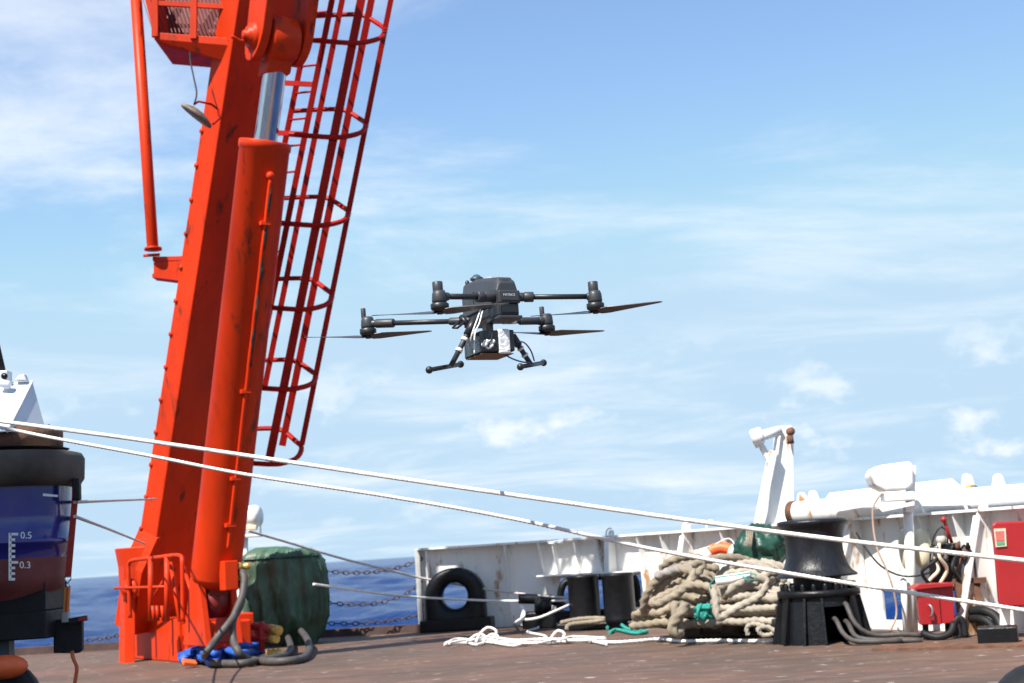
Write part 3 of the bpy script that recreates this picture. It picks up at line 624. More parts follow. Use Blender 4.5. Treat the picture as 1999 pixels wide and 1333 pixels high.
for i in range(20):
    an = 2*PI*i/20; q = MB(); p = cc+V((math.cos(an)*.355, math.sin(an)*.355, .52)); q.lathe([(.024,0),(.024,.05),(.018,.065),(0,.065)], p, UP, 8); q.build('bolt', black, cp)
for i, pts in enumerate(([(1640,1178,14.4),(1652,1180,14.1),(1662,1205,14.0),(1680,1228,13.95),(1710,1240,13.95),(1760,1238,13.9),(1800,1240,13.9)], [(1622,1206,14.4),(1632,1210,14.1),(1645,1235,13.95),(1665,1250,13.8),(1700,1252,13.7),(1760,1250,13.7)], [(1645,1210,14.4),(1655,1216,14.1),(1668,1240,13.9),(1690,1248,13.8),(1740,1250,13.75),(1800,1250,13.7)])):
    rope('hydraulic_hose', PP(pts), .024, hosem, ('upper', 'left', 'middle')[i]+' grey hose coming out of the opening in the capstan base', lobes=0, cat='hose', n=10)
# pallets
def pallet(px, py, L_, D_, rz, label):
    c = G(px, py); t = V((math.cos(rz), math.sin(rz), 0)); u = V((-t.y, t.x, 0)); o = thing('wooden_pallet', label, 'pallet', c, 'pallets under the rope pile')
    for i in range(3):
        q = MB(); q.box(c+u*(i*(D_-.1)/2), t*L_, u*.1, UP*.018); q.build('bottom_board', wood, o)
        for j in range(3):
            q = MB(); q.box(c+u*(i*(D_-.1)/2)+t*(j*(L_-.2)/2)+UP*.019, t*.2, u*.1, UP*.085); q.build('block', wood, o, bev=.005)
    for i in range(6):
        q = MB(); q.box(c+u*(i*(D_-.12)/5)+UP*.105, t*L_, u*.12, UP*.024); q.build('deck_board', wood, o, bev=.004)
pallet(1336, 1243, 1.12, 1.0, R(-33), 'weathered wooden pallet under the rope pile next to the capstan')
pallet(1234, 1231, .9, .9, R(-30), 'weathered wooden pallet under the rope pile next to the bollards')
# rope pile: flaked mooring ropes
PC = (P(1398,1200,16.2)); PC.z = .14; ax_ = V((math.cos(R(-30)), math.sin(R(-30)), 0)); ay_ = V((-ax_.y, ax_.x, 0))
def pile(seed, x0, x1, y0, y1, z0, layers, r, mat, label, jit=.05):
    rg = random.Random(seed); pts = []
    for l in range(layers):
        sh = l*.04; ny = max(2, int((y1-y0-sh*1.1)/(r*2.15)))
        for i in range(ny):
            yy = (y0+sh*.35+i*r*2.15) if l % 2 == 0 else (y1-sh*.7-i*r*2.15); d = 1 if i % 2 == 0 else -1
            xa, xb = x0+sh*.8+rg.uniform(-.1,.1), x1-sh*.6+rg.uniform(-.1,.1)
            for f in (0, .2, .4, .6, .8, 1):
                f2 = f if d > 0 else 1-f
                pts.append(PC+ax_*(xa+(xb-xa)*f2)+ay_*(yy+rg.uniform(-jit,jit)*.7)+UP*(z0+l*r*1.75+rg.uniform(-jit,jit)*.6-.10*abs(f2-.5)**2*4*(l/layers)))
    k = MB(); k.tube(spline(pts, .026), r, 15, lobes=3, amp=.2, pitch=r*2.3)
    return tag(k.build('mooring_rope', mat), label, 'rope', 'ropes heaped on the pallets')
pile(1, -.78, .10, -.45, .5, .05, 10, .041, ropeb, 'thick tan mooring rope flaked at the bollard end of the pile')
pile(2, .0, .95, -.5, .5, .05, 10, .038, ropec, 'paler twisted mooring rope flaked at the capstan end of the pile', .03)
def drape(pts, r, mat, label, nm='mooring_rope', grp='ropes heaped on the pallets'):
    k = MB(); k.tube(spline(PP(pts), .022 if r > .03 else .012), r, 15, lobes=3, amp=.2, pitch=r*2.3); tag(k.build(nm, mat), label, 'rope', grp)
drape([(1470,1098,15.9),(1430,1088,15.8),(1380,1094,15.7),(1340,1108,15.6),(1300,1135,15.6),(1275,1165,15.7),(1262,1190,15.8),(1256,1190,15.7),(1262,1160,15.6),(1285,1130,15.55),(1320,1112,15.5),(1352,1118,15.4),(1340,1142,15.35),(1300,1160,15.4),(1275,1175,15.4),(1285,1178,15.3),(1320,1160,15.25),(1350,1142,15.2),(1390,1148,15.1),(1420,1165,15.0)], .041, ropeb, 'thick tan rope bight draped over the bollard end of the pile')
drape([(1290,1110,15.9),(1310,1094,15.8),(1350,1086,15.8),(1372,1096,15.7),(1360,1120,15.6),(1330,1140,15.5)], .041, ropeb, 'tan rope loop arched over the top of the pile')
drape([(1345,1185,15.3),(1318,1180,15.25),(1322,1205,15.15),(1326,1232,15.05),(1318,1236,15.0),(1312,1220,15.0),(1330,1195,15.0),(1338,1180,15.05)], .05, ropeb, 'tan rope bight hanging over the pallet edge to the deck')
drape([(1535,1120,15.2),(1500,1120,15.1),(1470,1140,15.0),(1440,1150,14.95),(1424,1160,14.9),(1432,1145,14.85),(1470,1128,14.85),(1496,1135,14.85),(1480,1165,14.8),(1440,1185,14.75),(1408,1205,14.75),(1400,1200,14.75),(1396,1165,14.8),(1392,1150,14.9)], .038, ropec, 'pale twisted rope bight hanging down the front of the pile')
drape([(1280,1125,15.55),(1300,1118,15.5),(1330,1110,15.5),(1350,1112,15.5)], .045, M('grey_rope_fibre', (.30,.27,.25), .9, var=.3, vs=9, bump=.6, bs=90), 'short length of grey rope lying on top of the tan pile')
drape([(1460,1240,14.7),(1458,1225,14.7),(1470,1218,14.7),(1490,1222,14.65),(1510,1235,14.6),(1490,1240,14.6),(1480,1228,14.6),(1500,1224,14.6),(1520,1238,14.55)], .022, ropec, 'thin pale rope coil on deck between pallet and capstan', 'coiled_rope', None)
k = MB(); k.cyl(P(1398,1134,14.95), P(1466,1124,14.85), .05, 14); tag(k.build('white_fender_roll', whitec), 'short white cylinder lying on the rope pile with green cord', 'roll')
rope('green_cord', PP([(1390,1160,14.85),(1386,1140,14.85),(1396,1128,14.85),(1440,1122,14.8),(1462,1118,14.78),(1476,1122,14.75),(1474,1132,14.75),(1458,1132,14.75),(1450,1124,14.78)]), .008, teal, 'thin green cord tied round the white cylinder on the ropes', n=6)
q = MB(); rg = random.Random(2)
for j in range(6):
    c = P(1372,1196,14.95); q.tube(spline([c+V((rg.uniform(-.09,.09), rg.uniform(-.04,.04), rg.uniform(-.08,.09))) for _ in range(7)], .03), .018, 7)
tag(q.build('teal_rope', teal), 'teal rope knot stuffed in the front of the rope pile', 'rope')
# lifebuoy
lc = P(1408, 1104, 16.9); lbz = thing('lifebuoy', 'orange lifebuoy with white bands leaning behind the rope pile', 'lifebuoy', lc)
la = V((-.25,-.9,.35)).normalized(); lu = la.orthogonal().normalized(); lv = la.cross(lu)
def ringseg(a0, a1, r, mt, nm):
    k = MB(); k.tube([lc+(lu*math.cos(a0+(a1-a0)*i/14)+lv*math.sin(a0+(a1-a0)*i/14))*.22 for i in range(15)], r, 14); k.build(nm, mt, lbz)
for i in range(4):
    ringseg(R(90*i+10), R(90*i+80), .068, orange, 'ring_section'); ringseg(R(90*i-11), R(90*i+11), .0695, whitec, 'band')
q = MB(); q.tube(spline([lc+(lu*math.cos(t*.7)+lv*math.sin(t*.7))*(.33 if t % 2 else .25)-la*-.05 for t in range(9)], .05), .008, 6); q.build('grab_line', ropew, lbz)
# wrapped green bundle
bc = P(1484, 1078, 16.4); q = MB(); K, H = 72, 40; vs = []
for i in range(H+1):
    t = i/H; ph = PI*t
    for j in range(K):
        th = 2*PI*j/K; d = V((math.sin(ph)*math.cos(th), math.sin(ph)*math.sin(th), math.cos(ph)))
        f = 1+.16*noise.noise(d*2.2+V((5,1,2)))+.12*(1-2*abs(noise.noise(V((d.x*3.2,d.y*3.2,d.z*1.5)))))**2+.05*(1-2*abs(noise.noise(d*7)))**2-.06
        vs.append(bc+V((d.x*.29*f, d.y*.27*f, d.z*.27*f+.03-(.08 if d.z < -.6 else 0))))
q.add(vs, [(i*K+j, (i+1)*K+j, (i+1)*K+(j+1) % K, i*K+(j+1) % K) for i in range(H) for j in range(K)], True)
gb = thing('wrapped_equipment', 'deck equipment wrapped in dark green tarpaulin tied with cord', 'wrapped bundle', V((bc.x, bc.y, .9)))
q.build('tarpaulin', tarpd, gb)
for px, w_ in ((1455,.05),(1478,.06),(1500,.05),(1440,.05)):
    q = MB(); a = P(px, 1095, 16.15); q.prism([a+V((-w_,0,.05)), a+V((w_,0,.05)), a+V((w_*.9,-.05,-.12)), a+V((0,-.07,-.2)), a+V((-w_*.8,-.04,-.12))], (0,.02,0)); q.build('loose_flap', tarpd, gb)
for dx in (-6, -2, 2, 6):
    q = MB(); q.tube(spline(PP([(1463+dx,1032,16.2),(1463+dx*.8,1050,16.08),(1463+dx*.6,1068,16.05)]), .05), .009, 6); q.build('tie_cord', ropeb, gb)
q = MB(); q.cyl(bc+V((0,0,-.2)), V((bc.x, bc.y, .0)), .1, 14); q.build('pedestal', white, gb)
q = MB(); q.cbox(P(1478,1118,16.1), .75, .35, .03, R(-30)); q.build('shelf_plate', white, gb)
# davit
dv = thing('davit', 'tall white triangular davit standing at the bulwark behind the capstan', 'davit', W(1520, 17.2, .9))
D = 17.1
q = MB(); q.prism([P(x, y, D) for x, y in ((1517,832),(1545,830),(1549,850),(1551,1010),(1556,1030),(1490,1034),(1500,1000),(1512,880))], (0,.16,0)); q.build('main_plate', white, dv, bev=.01)
q = MB(); q.bar(P(1509,880,D-.1), P(1478,1032,D-.1), .10, .08, V((1,0,0))); q.build('side_strut', white, dv, bev=.006)
q = MB(); q.bar(P(1521,850,D-.035), P(1497,1030,D-.035), .03, .03, V((1,0,0))); q.build('stiffener', white, dv)
q = MB(); q.cyl(P(1479,853,D-.1), P(1522,840,D), .06, 14); q.build('head_arm', white, dv)
q = MB(); q.lathe([(0,-.07),(.09,-.07),(.1,-.04),(.1,.04),(.09,.07),(0,.07)], P(1478,852,D-.12), (1,-.2,.25), 20); q.cyl(P(1477,858,D-.12), P(1483,872,D-.12), .05, 12); q.build('sheave', white, dv)
q = MB(); q.bar(P(1485,868,D-.1), P(1508,908,D-.06), .07, .06, V((1,0,0))); q.build('knee_strut', white, dv)
q = MB(); q.cyl(P(1541,850,D-.09), P(1544,866,D-.09), .04, 10); q.lathe([(0,-.03),(.05,-.03),(.05,.03),(0,.03)], P(1543,842,D-.05), (0,-1,0), 14); q.build('head_bolt', rustm, dv)
# long white boom tube
bt = thing('stowed_boom', 'long white tubular boom stowed along the top of the bulwark', 'boom', P(1760, 990, 15.6))
T0, T1 = P(1548, 1001, 16.4), P(2100, 962, 14.0); ta = (T1-T0).normalized()
q = MB(); q.lathe([(.0,.0),(.115,0),(.13,.03),(.13,.45),(.128,.46),(.128,(T1-T0).length)], T0, ta, 32); q.build('tube', white, bt)
q = MB(); q.lathe([(.08,-.02),(.137,-.02),(.137,.06),(.1,.06)], T0, ta, 28); q.build('end_collar', rustm, bt)
q = MB(); q.lathe([(.131,0),(.14,.01),(.14,.05),(.131,.06)], P(1893,972,14.9), ta, 28); q.build('weld_band', M('ochre_stain', (.45,.24,.05), .7, var=.4, vs=14), bt)
q = MB(); q.prism([P(x, y, 15.75-(x-1600)*.0042) for x, y in ((1600,992),(1620,962),(1858,934),(1896,966),(1896,985))], (0,.03,0)); q.build('gusset_plate', whitec, bt)
for px, py, h in ((1566,976,.12),(1588,974,.14),(1890,946,.20),(1950,944,.15)):
    d = 16.35-(px-1548)*.0043; c = P(px, py, d); q = MB()
    pts = [c+V((math.cos(t)*.05, 0, math.sin(t)*.05+h*.35)) for t in [PI*i/8 for i in range(9)]]+[c+V((-.09,0,-.12)), c+V((.09,0,-.12))]
    q.prism(pts[:9]+[pts[9], pts[10]], (0,.03,0)); q.build('lug', white, bt)
# floodlight on a post
fp_ = thing('floodlight_post', 'white rusty floodlight on a post in front of the right bulwark', 'floodlight', W(1776, 14.6))
q = MB(); q.tube(PP([(1783,1240,14.6),(1772,985,14.6)]), .05, 14); q.build('post', white, fp_)
q = MB(); q.cyl(P(1763,1122,14.5), P(1769,1236,14.5), .032, 10); q.build('conduit', white, fp_)
q = MB(); q.bar(P(1776,1000,14.52), P(1778,908,14.52), .09, .03, V((1,0,0))); q.build('yoke', white, fp_)
hc = P(1744, 929, 14.5); q = MB(); pts = [(1702,928),(1708,915),(1724,907),(1755,903),(1776,900),(1783,906),(1783,945),(1772,956),(1730,958),(1710,948)]
q.prism([P(x, y, 14.38) for x, y in pts], (0,.34,0)); q.build('lamp_housing', white, fp_, bev=.035)
q = MB(); q.cbox(P(1752,970,14.5), .30, .22, .09); q.build('ballast_box', white, fp_, bev=.015)
q = MB(); q.prism([P(x, y, 14.4) for x, y in ((1716,992),(1785,978),(1785,986),(1722,999))], (0,.3,0)); q.build('bracket_plate', white, fp_)
q = MB(); q.tube(spline(PP([(1722,962,14.4),(1706,985,14.4),(1704,1020,14.4),(1712,1070,14.35),(1732,1115,14.3),(1746,1160,14.3),(1750,1200,14.3),(1738,1232,14.2)]), .05), .011, 6); q.build('cable', M('tan_cable', (.35,.24,.18), .7, var=.4), fp_)
for px, sx in ((1766, .055), (1800, .10)):
    o = MB(); o.ball(P(px,1072,14.75), 1, sx*1.0, .12, .21); o.build('motor_cover' if px > 1780 else 'fender_pad', cream, fp_)
q = MB(); q.tube(spline(PP([(1672,1040,14.9),(1690,1070,14.6),(1720,1105,14.5),(1760,1124,14.45),(1800,1122,14.4),(1830,1110,14.4)]), .05), .010, 6); tag(q.build('slack_cable', rubber), 'thin dark cable sagging from white bracket to hydraulic unit', 'cable')
# hydraulic power unit
hu = thing('hydraulic_unit', 'rusty black hydraulic unit on a stand with hoses before the bulwark', 'hydraulic unit', W(1862, 14.3))
for px, py in ((1870,1135),(1905,1135)):
    q = MB(); q.bar(P(px,py,14.1), P(px+12,1254,14.0), .06, .05, V((1,0,0))); q.build('stand_leg', rustm, hu)
    q = MB(); q.bar(P(px-2,py,14.5), P(px+10,1246,14.5), .06, .05, V((1,0,0))); q.build('stand_leg', rustm, hu)
q = MB(); q.cbox(P(1872,1133,14.3), .52, .42, .05, R(-20)); q.build('stand_top', rustm, hu)
q = MB(); q.cbox(P(1882,1107,14.25), .24, .28, .26, R(-20)); q.build('tank', M('oily_grey_paint', (.05,.055,.06), .45, var=.5, vs=8, rust=.3), hu, bev=.01)
q = MB(); q.cbox(P(1838,1112,14.25), .20, .22, .22, R(-20)); q.cyl(P(1830,1085,14.2), P(1870,1078,14.2), .07, 14); q.cbox(P(1848,1072,14.25), .24, .18, .12, R(-20)); q.cyl(P(1876,1085,14.25), P(1890,1070,14.25), .06, 12); q.build('pump', black, hu, bev=.008)
q = MB(); q.lathe([(0,0),(.05,0),(.05,.06),(.035,.08),(0,.08)], P(1838,1062,14.2), UP, 12); q.build('filler_cap', M('pale_cap', (.45,.42,.36), .6), hu)
q = MB(); q.cyl(P(1860,1065,14.2), P(1843,1016,14.1), .017, 10); q.ball(P(1842,1014,14.1), .03); q.build('hand_lever', cabred, hu)
q = MB(); q.tube(spline(PP([(1816,1130,14.2),(1816,1085,14.2),(1824,1045,14.2),(1838,1028,14.2),(1848,1036,14.2),(1850,1060,14.2)]), .04), .010, 6); q.build('breather_hose', rubber, hu)
for pts, r in (([(1888,1194,14.1),(1920,1192,13.9),(1945,1205,13.8),(1958,1235,13.7)], .045), ([(1888,1208,14.1),(1915,1208,13.9),(1935,1220,13.8),(1945,1245,13.7)], .04), ([(1866,1240,13.9),(1862,1215,13.9),(1870,1206,13.9),(1880,1215,13.9),(1884,1245,13.9)], .036), ([(1800,1236,13.9),(1830,1244,13.8),(1855,1235,13.8),(1862,1215,13.85)], .034), ([(1880,1150,14.2),(1895,1160,14.1),(1915,1180,14.2),(1925,1205,14.3)], .04)):
    q = MB(); q.tube(spline(PP(pts), .03), r, 12); q.build('hose', rubber, hu)
q = MB(); q.cbox(G(1950,1258)+V((0,0,.08)), .34, .26, .16, R(-20)); q.build('hose_block', black, hu, bev=.012)
q = MB(); q.cbox(G(1890,1262)+V((0,0,.012)), 1.6, .5, .024, R(-25)); tag(q.build('rusty_plate', rustm), 'rusty doubler plate on the deck under the hydraulic unit', 'deck plate')
q = MB(); q.lathe([(.03,0),(.055,.03),(.05,.12),(0,.14)], G(1925,1256), UP, 12); tag(q.build('sounding_pipe', cream), 'small off-white pipe stub on the deck by the black hoses', 'pipe')
rg = random.Random(9)
for i in range(9):
    a = (1818+i*9+rg.uniform(-4,4), 1060+rg.uniform(-8,30), 14.1+rg.uniform(-.05,.15)); q = MB()
    q.tube(spline(PP([a, (a[0]+rg.uniform(-14,14), a[1]+25, a[2]-.06), (a[0]+rg.uniform(-18,18), a[1]+50, a[2]), (a[0]+rg.uniform(-10,10), a[1]+78, a[2]+.05)]), .03), rg.choice((.009,.013,.018)), 8); q.build('pipe', rg.choice((rubber, rustm, black, cream)), hu)
for i in range(7):
    q = MB(); q.lathe([(0,0),(.026,0),(.026,.05),(.016,.055),(.016,.09),(0,.09)], P(1824+i*11, 1094-rg.uniform(0,26), 14.08), (rg.uniform(-.4,.4), -.5, rg.uniform(.2,1)), 10); q.build('valve_cap', rg.choice((black, rustm, steel)), hu)
# small red box on its stand
rb = thing('junction_box', 'small red electrical box with sloping lid beside the hydraulic unit', 'electrical box', W(1825, 14.0))
q = MB(); q.prism([P(x, y, 13.85) for x, y in ((1790,1150),(1832,1148),(1838,1219),(1798,1219))], (0,.02,0)); DOOR = q.build('door', cabred, rb, bev=.006)
q = MB(); bxp = [P(x, y, 13.87) for x, y in ((1788,1148),(1860,1142),(1864,1216),(1797,1220))]; q.prism(bxp, (.05,.26,0)); q.build('case', cabred, rb, bev=.006)
q = MB(); q.prism([P(x, y, 13.80) for x, y in ((1780,1150),(1795,1141),(1862,1138),(1861,1144),(1790,1151))], (.05,.36,0)); q.build('lid', cabred, rb, bev=.004)
q = MB(); q.tube(spline(PP([(1813,1180,13.82),(1819,1186,13.8),(1820,1200,13.8),(1815,1205,13.82)]), .02), .012, 7); q.build('handle', steel, DOOR)
for px in (1806, 1850):
    q = MB(); q.bar(P(px,1216,14.0), P(px+2,1252,14.0), .05, .04, V((1,0,0))); q.build('leg', black, rb)
# big red cabinet
rc = thing('red_cabinet', 'large red cabinet with faded sticker mounted at the right bulwark', 'cabinet', W(1990, 13.6))
q = MB(); q.prism([P(x, y, 13.4) for x, y in ((1937,1024),(1942,1019),(2120,1012),(2126,1180),(1956,1185),(1950,1180))], (.12,.40,0)); q.build('case', cabred, rc, bev=.02)
q = MB(); q.prism([P(x, y, 13.385) for x, y in ((1940,1032),(1963,1031),(1965,1066),(1944,1068))], (0,.008,0)); STK = q.build('sticker', M('sticker_paper', (.62,.55,.40), .7, var=.15, vs=30), rc)
q = MB(); q.prism([P(x, y, 13.38) for x, y in ((1943,1037),(1960,1036),(1961,1055),(1945,1056))], (0,.004,0)); q.build('sticker_print', M('sticker_red', (.50,.12,.10), .7, var=.3, vs=60), STK)
q = MB(); q.prism([P(x, y, 13.38) for x, y in ((1945,1058),(1961,1057),(1962,1063),(1946,1064))], (0,.004,0)); q.build('sticker_print', M('sticker_green', (.10,.30,.17), .7), STK)
for px in (1962, 2090):
    q = MB(); q.bar(P(px,1180,13.6), P(px,1268,13.6), .08, .06, V((1,0,0))); q.build('leg', white, rc)
# black case at the right front edge of the deck
q = MB(); c = G(2040, 1400); q.ball(c, .30, 1, 1, 1.0, 24, 14); tag(q.build('rubber_fender', rubber), 'black round rubber fender on the deck in the foreground corner', 'fender')
# ============================================================ WORKBOAT ON ITS CRADLE (left edge)
DB = 9.2
bt_o = thing('small_workboat', 'small blue and red workboat with rubber fender standing on deck', 'boat', V((-4.2, 10.2, .5)))
def plan(off=0.):       # plan outline of the hull at fender level, right part in view: front face, round corner, side
    pts = []; cx, cy, r = P(86, 900, DB).x-.42, DB+.52, .52
    cx = P(158, 905, DB+.5).x-.52
    pts.append(V((cx-3.2, cy-r*.93-.05-off, 0)))
    for i in range(6): pts.append(V((cx-2.6+i*.5, cy-r-.0-off+.02*math.cos(i), 0)))
    for i in range(19):
        th = -PI/2+R(170)*i/18; pts.append(V((cx+math.cos(th)*(r+off), cy+math.sin(th)*(r+off), 0)))
    for i in range(1, 6): pts.append(V((cx-.5*i, cy+r+off+.02, 0)))
    return pts
def zpx(y, x=100, d=DB): return P(x, y, d).z
zf0, zf1, zc, zk = zpx(940), zpx(870), zpx(1085), zpx(1150)
def shell(levels, name, mt, par=bt_o):
    k = MB(); n = len(plan()); vs = []
    for off, z in levels:
        for p in plan(off): vs.append(V((p.x, p.y, z)))
    k.add(vs, [(i*n+j, i*n+j+1, (i+1)*n+j+1, (i+1)*n+j) for i in range(len(levels)-1) for j in range(n-1)], True)
    return k.build(name, mt, par)
shell([(-.085,zf0+.02),(-.095,zpx(1000)),(-.105,zpx(1046)),(-.085,zpx(1048)),(-.085,zpx(1056)),(-.115,zpx(1060)),(-.125,zc)], 'topsides', hullb)
shell([(-.125,zc),(-.14,zpx(1120)),(-.15,zk),(-.5,zpx(1190)),(-.9,zpx(1205))], 'bottom', hullr)
shell([(-.12,zf0-.01),(-.04,zf0),(-.005,zf0+.05),(0,zf1-.045),(-.02,zf1-.008),(-.05,zf1),(-.2,zf1+.004)], 'fender', fend)
k = MB(); n = len(plan()); k.add([V((p.x, p.y, zf1+.03)) for p in plan(-.1)]+[V((-9, 14, zf1+.03))], [tuple(range(n+1))]); k.build('deck_plate', M('boat_deck_grey', (.25,.25,.25), .6), bt_o)
k = MB(); c = P(40, 852, DB+.55); k.lathe([(0,-.09),(.36,-.09),(.36,.05),(.33,.06),(0,.06)], V((P(114,850,DB+.55).x-.36, DB+.6, zpx(852,60,DB+.5))), UP, 36); k.build('hatch_coaming', rustm, bt_o)
ap = P(63, 744, DB+.6); bl = zpx(848, 60, DB+.5)
b1 = P(14, 842, DB+.2); b2 = P(92, 848, DB+.55); b3 = P(60, 842, DB+1.3); ap2 = ap+V((-1.5,0,.02)); c1 = b1+V((-1.5,-.05,0)); c3 = b3+V((-1.5,0,0))
k = MB(); k.add([ap, ap2, c1, b1, b2, b3, c3], [(0,1,2,3),(0,3,4),(0,4,5),(0,5,6,1)]); k.build('cabin', alu, bt_o)
k = MB(); k.tube([ap, b1], .010, 6); k.build('cabin_seam', whitec, bt_o)
k = MB(); k.cbox(P(8,735,DB+.6), .08, .1, .07); k.prism([P(x, y, DB+.55) for x, y in ((28,742),(36,733),(47,730),(52,742))], (0,.05,0)); k.cyl(P(0,748,DB+.5), P(20,752,DB+.5), .03, 10); k.build('roof_fitting', alu, bt_o, bev=.004)
k = MB(); k.lathe([(0,-.002),(.022,-.002),(.022,.01),(0,.01)], P(9,734,DB+.54), (0,-1,0), 12); k.build('camera_lens', black, bt_o)
k = MB(); k.cyl(P(-14,640,DB+.6), P(6,728,DB+.6), .022, 8); k.build('mast', rubber, bt_o)
k = MB(); k.lathe([(0,0),(.02,0),(.02,.05),(.012,.07),(0,.07)], P(94,848,DB+.5), UP, 10); k.build('deck_stud', steel, bt_o)
# draught scale
yf = plan(-.125)[3].y
def hp(x, y): return P(x, y, yf-.012)
for i in range(9):
    y0 = 1040+i*11; q = MB(); wd = 15 if i in (0, 5) else 9
    q.prism([hp(20,y0), hp(20+wd,y0), hp(20+wd,y0+5), hp(20,y0+5)], (0,.006,0)); q.build('draught_mark', whitec, bt_o)
q = MB(); q.prism([hp(17,1040), hp(22,1040), hp(22,1133), hp(17,1133)], (0,.005,0)); q.build('draught_mark', whitec, bt_o)
text_mesh('draught_number', '0.5', .062, hp(40,1051), _r, UP, whitec, bt_o); text_mesh('draught_number', '0.3', .062, hp(38,1109), _r, UP, whitec, bt_o)
q = MB(); q.prism([P(x, y, yf-.03) for x, y in ((84,963),(112,966),(112,970),(84,968))], (0,.01,0)); q.build('white_stripe', whitec, bt_o)
cr = thing('boat_cradle', 'dark steel cradle trolley carrying the blue workboat', 'cradle', V((-4.2, 10.2, 0)))
xr = P(118, 1150, DB+.6).x
k = MB(); k.box(V((xr-3.3, DB+.3, .72)), V((3.3,0,0)), V((0,.5,0)), V((0,0,.18))); k.prism([V((xr-.02, DB+.32, .9)), V((xr-.02, DB+.32, zpx(1140))), V((xr-.5, DB+.32, zpx(1185))), V((xr-3.2, DB+.32, zpx(1215))), V((xr-3.2, DB+.32, .9))], (0,.45,0)); k.build('cradle_body', rubber, cr, bev=.01)
k = MB(); p4 = [(104,1210),(158,1206),(160,1214),(160,1268),(152,1275),(104,1275)]; k.prism([P(x, y, DB+.5) for x, y in p4], (0,.05,0)); k.build('anchor_plate', rubber, cr, bev=.006)
for x in (-1.0, -.1):
    k = MB(); k.lathe([(.12,-.09),(.27,-.08),(.3,-.04),(.3,.04),(.27,.08),(.12,.09)], V((xr+x*1.0-.25, DB+.35, .30)), (0,1,0), 28); k.build('wheel', rubber, cr)
    k = MB(); k.box(V((xr+x-.31, DB+.42, .3)), V((.12,0,0)), V((0,.1,0)), V((0,0,.45))); k.build('wheel_fork', M('blue_grey_paint', (.04,.07,.09), .5), cr)
k = MB(); k.ball(P(8,1302,DB+.15), .13, 1.2, .8, .6); tag(k.build('orange_float', orange), 'orange float tucked under the boat cradle', 'float')
rs_ = thing('ratchet_strap', 'red lashing strap with orange ratchet holding the blue workboat down', 'strap', P(130, 1210, DB+.5))
sred = M('red_webbing', (.40,.03,.02), .7, var=.2, vs=30)
k = MB(); k.bar(P(149,945,DB+.42), P(133,1125,DB+.48), .042, .004, V((1,0,0))); k.build('webbing', sred, rs_)
k = MB(); k.cbox(P(150,955,DB+.40), .05, .06, .15); k.build('edge_protector', rubber, rs_, bev=.01)
k = MB(); k.tube(PP([(126,1126,DB+.48),(139,1126,DB+.48),(138,1131,DB+.48),(132,1138,DB+.48),(126,1131,DB+.48)]), .005, 6, closed=True); k.tube(PP([(132,1137,DB+.48),(138,1145,DB+.48),(125,1145,DB+.48)]), .005, 6, closed=True); k.build('hook', steel, rs_)
k = MB(); k.bar(P(132,1146,DB+.48), P(129,1198,DB+.48), .038, .012, V((1,0,0))); k.build('handle', M('ratchet_orange', (.65,.22,.03), .5), rs_)
k = MB(); k.bar(P(132,1146,DB+.47), P(129,1198,DB+.47), .006, .012, V((1,0,0))); k.build('handle_groove', sred, rs_)
k = MB(); k.cbox(P(129,1205,DB+.46), .05, .05, .07); k.build('ratchet', steel, rs_, bev=.006)
k = MB(); k.bar(P(135,1212,DB+.44), P(170,1206,DB+.44), .035, .02, UP); k.build('lever', rubber, rs_)
k = MB(); k.bar(P(154,1209,DB+.43), P(171,1206,DB+.43), .022, .024, UP); k.build('lever_grip', cabred, rs_)
k = MB(); sp = spline(PP([(141,1272,DB+.45),(143,1285,DB+.42),(150,1302,DB+.4),(148,1322,DB+.4),(144,1345,DB+.4)]), .02); k.tube(sp, .016, 4, flat=(1,0,0)); k.build('loose_tail', M('orange_webbing', (.62,.12,.04), .7), rs_)
# ============================================================ UNSEEN BLOCK behind the photographer, added to cast the shade on the boat
dh = MB(); dh.box(V((-17,-9,0)), V((11.6,0,0)), V((0,14.5,0)), V((0,0,8.4)))
tag(dh.build('shade_block', whitec), 'unseen white block added behind the camera to shade the boat', 'shade_block')
# ============================================================ DRONE
dr = thing('quadcopter_drone', 'dark grey industrial quadcopter drone hovering above the deck', 'drone', P(955, 700, 5.6))
YA = R(24); nf = V((math.sin(YA), -math.cos(YA), 0)); rt = V((math.cos(YA), math.sin(YA), 0))   # nose direction, and picture-right across it
O = P(958, 578, 5.6)
def D3(f, r, z): return O+nf*f+rt*r+UP*z
k = MB()          # upper body: profile along the length, lofted
secs = [(-.195,.040,-.055,.070),(-.185,.050,-.060,.082),(-.10,.054,-.062,.080),(-.02,.054,-.062,.070),(.09,.052,-.060,.052),(.15,.048,-.055,.038),(.165,.042,-.045,.024)]
vs = []
for f, hw, zb, zt in secs:
    for r, z in ((-hw,zb),(hw,zb),(hw*1.02,zb+(zt-zb)*.55),(hw*.82,zt-.006),(hw*.6,zt),(-hw*.6,zt),(-hw*.82,zt-.006),(-hw*1.02,zb+(zt-zb)*.55)): vs.append(D3(f, r, z))
n = 8; k.add(vs, [(i*n+j, i*n+(j+1) % n, (i+1)*n+(j+1) % n, (i+1)*n+j) for i in range(len(secs)-1) for j in range(n)]); k.add(vs[:n], [tuple(range(n))]); k.add(vs[-n:], [tuple(range(n))])
k.build('body_shell', dgrey, dr, bev=.006)
k = MB(); k.hexa([D3(-.10,-.035,.075),D3(-.10,.035,.075),D3(.155,.035,.018),D3(.155,-.035,.018),D3(-.09,-.030,.087),D3(-.09,.030,.087),D3(.145,.032,.048),D3(.145,-.032,.048)]); BC = k.build('battery_cover', dgrey, dr, bev=.008)
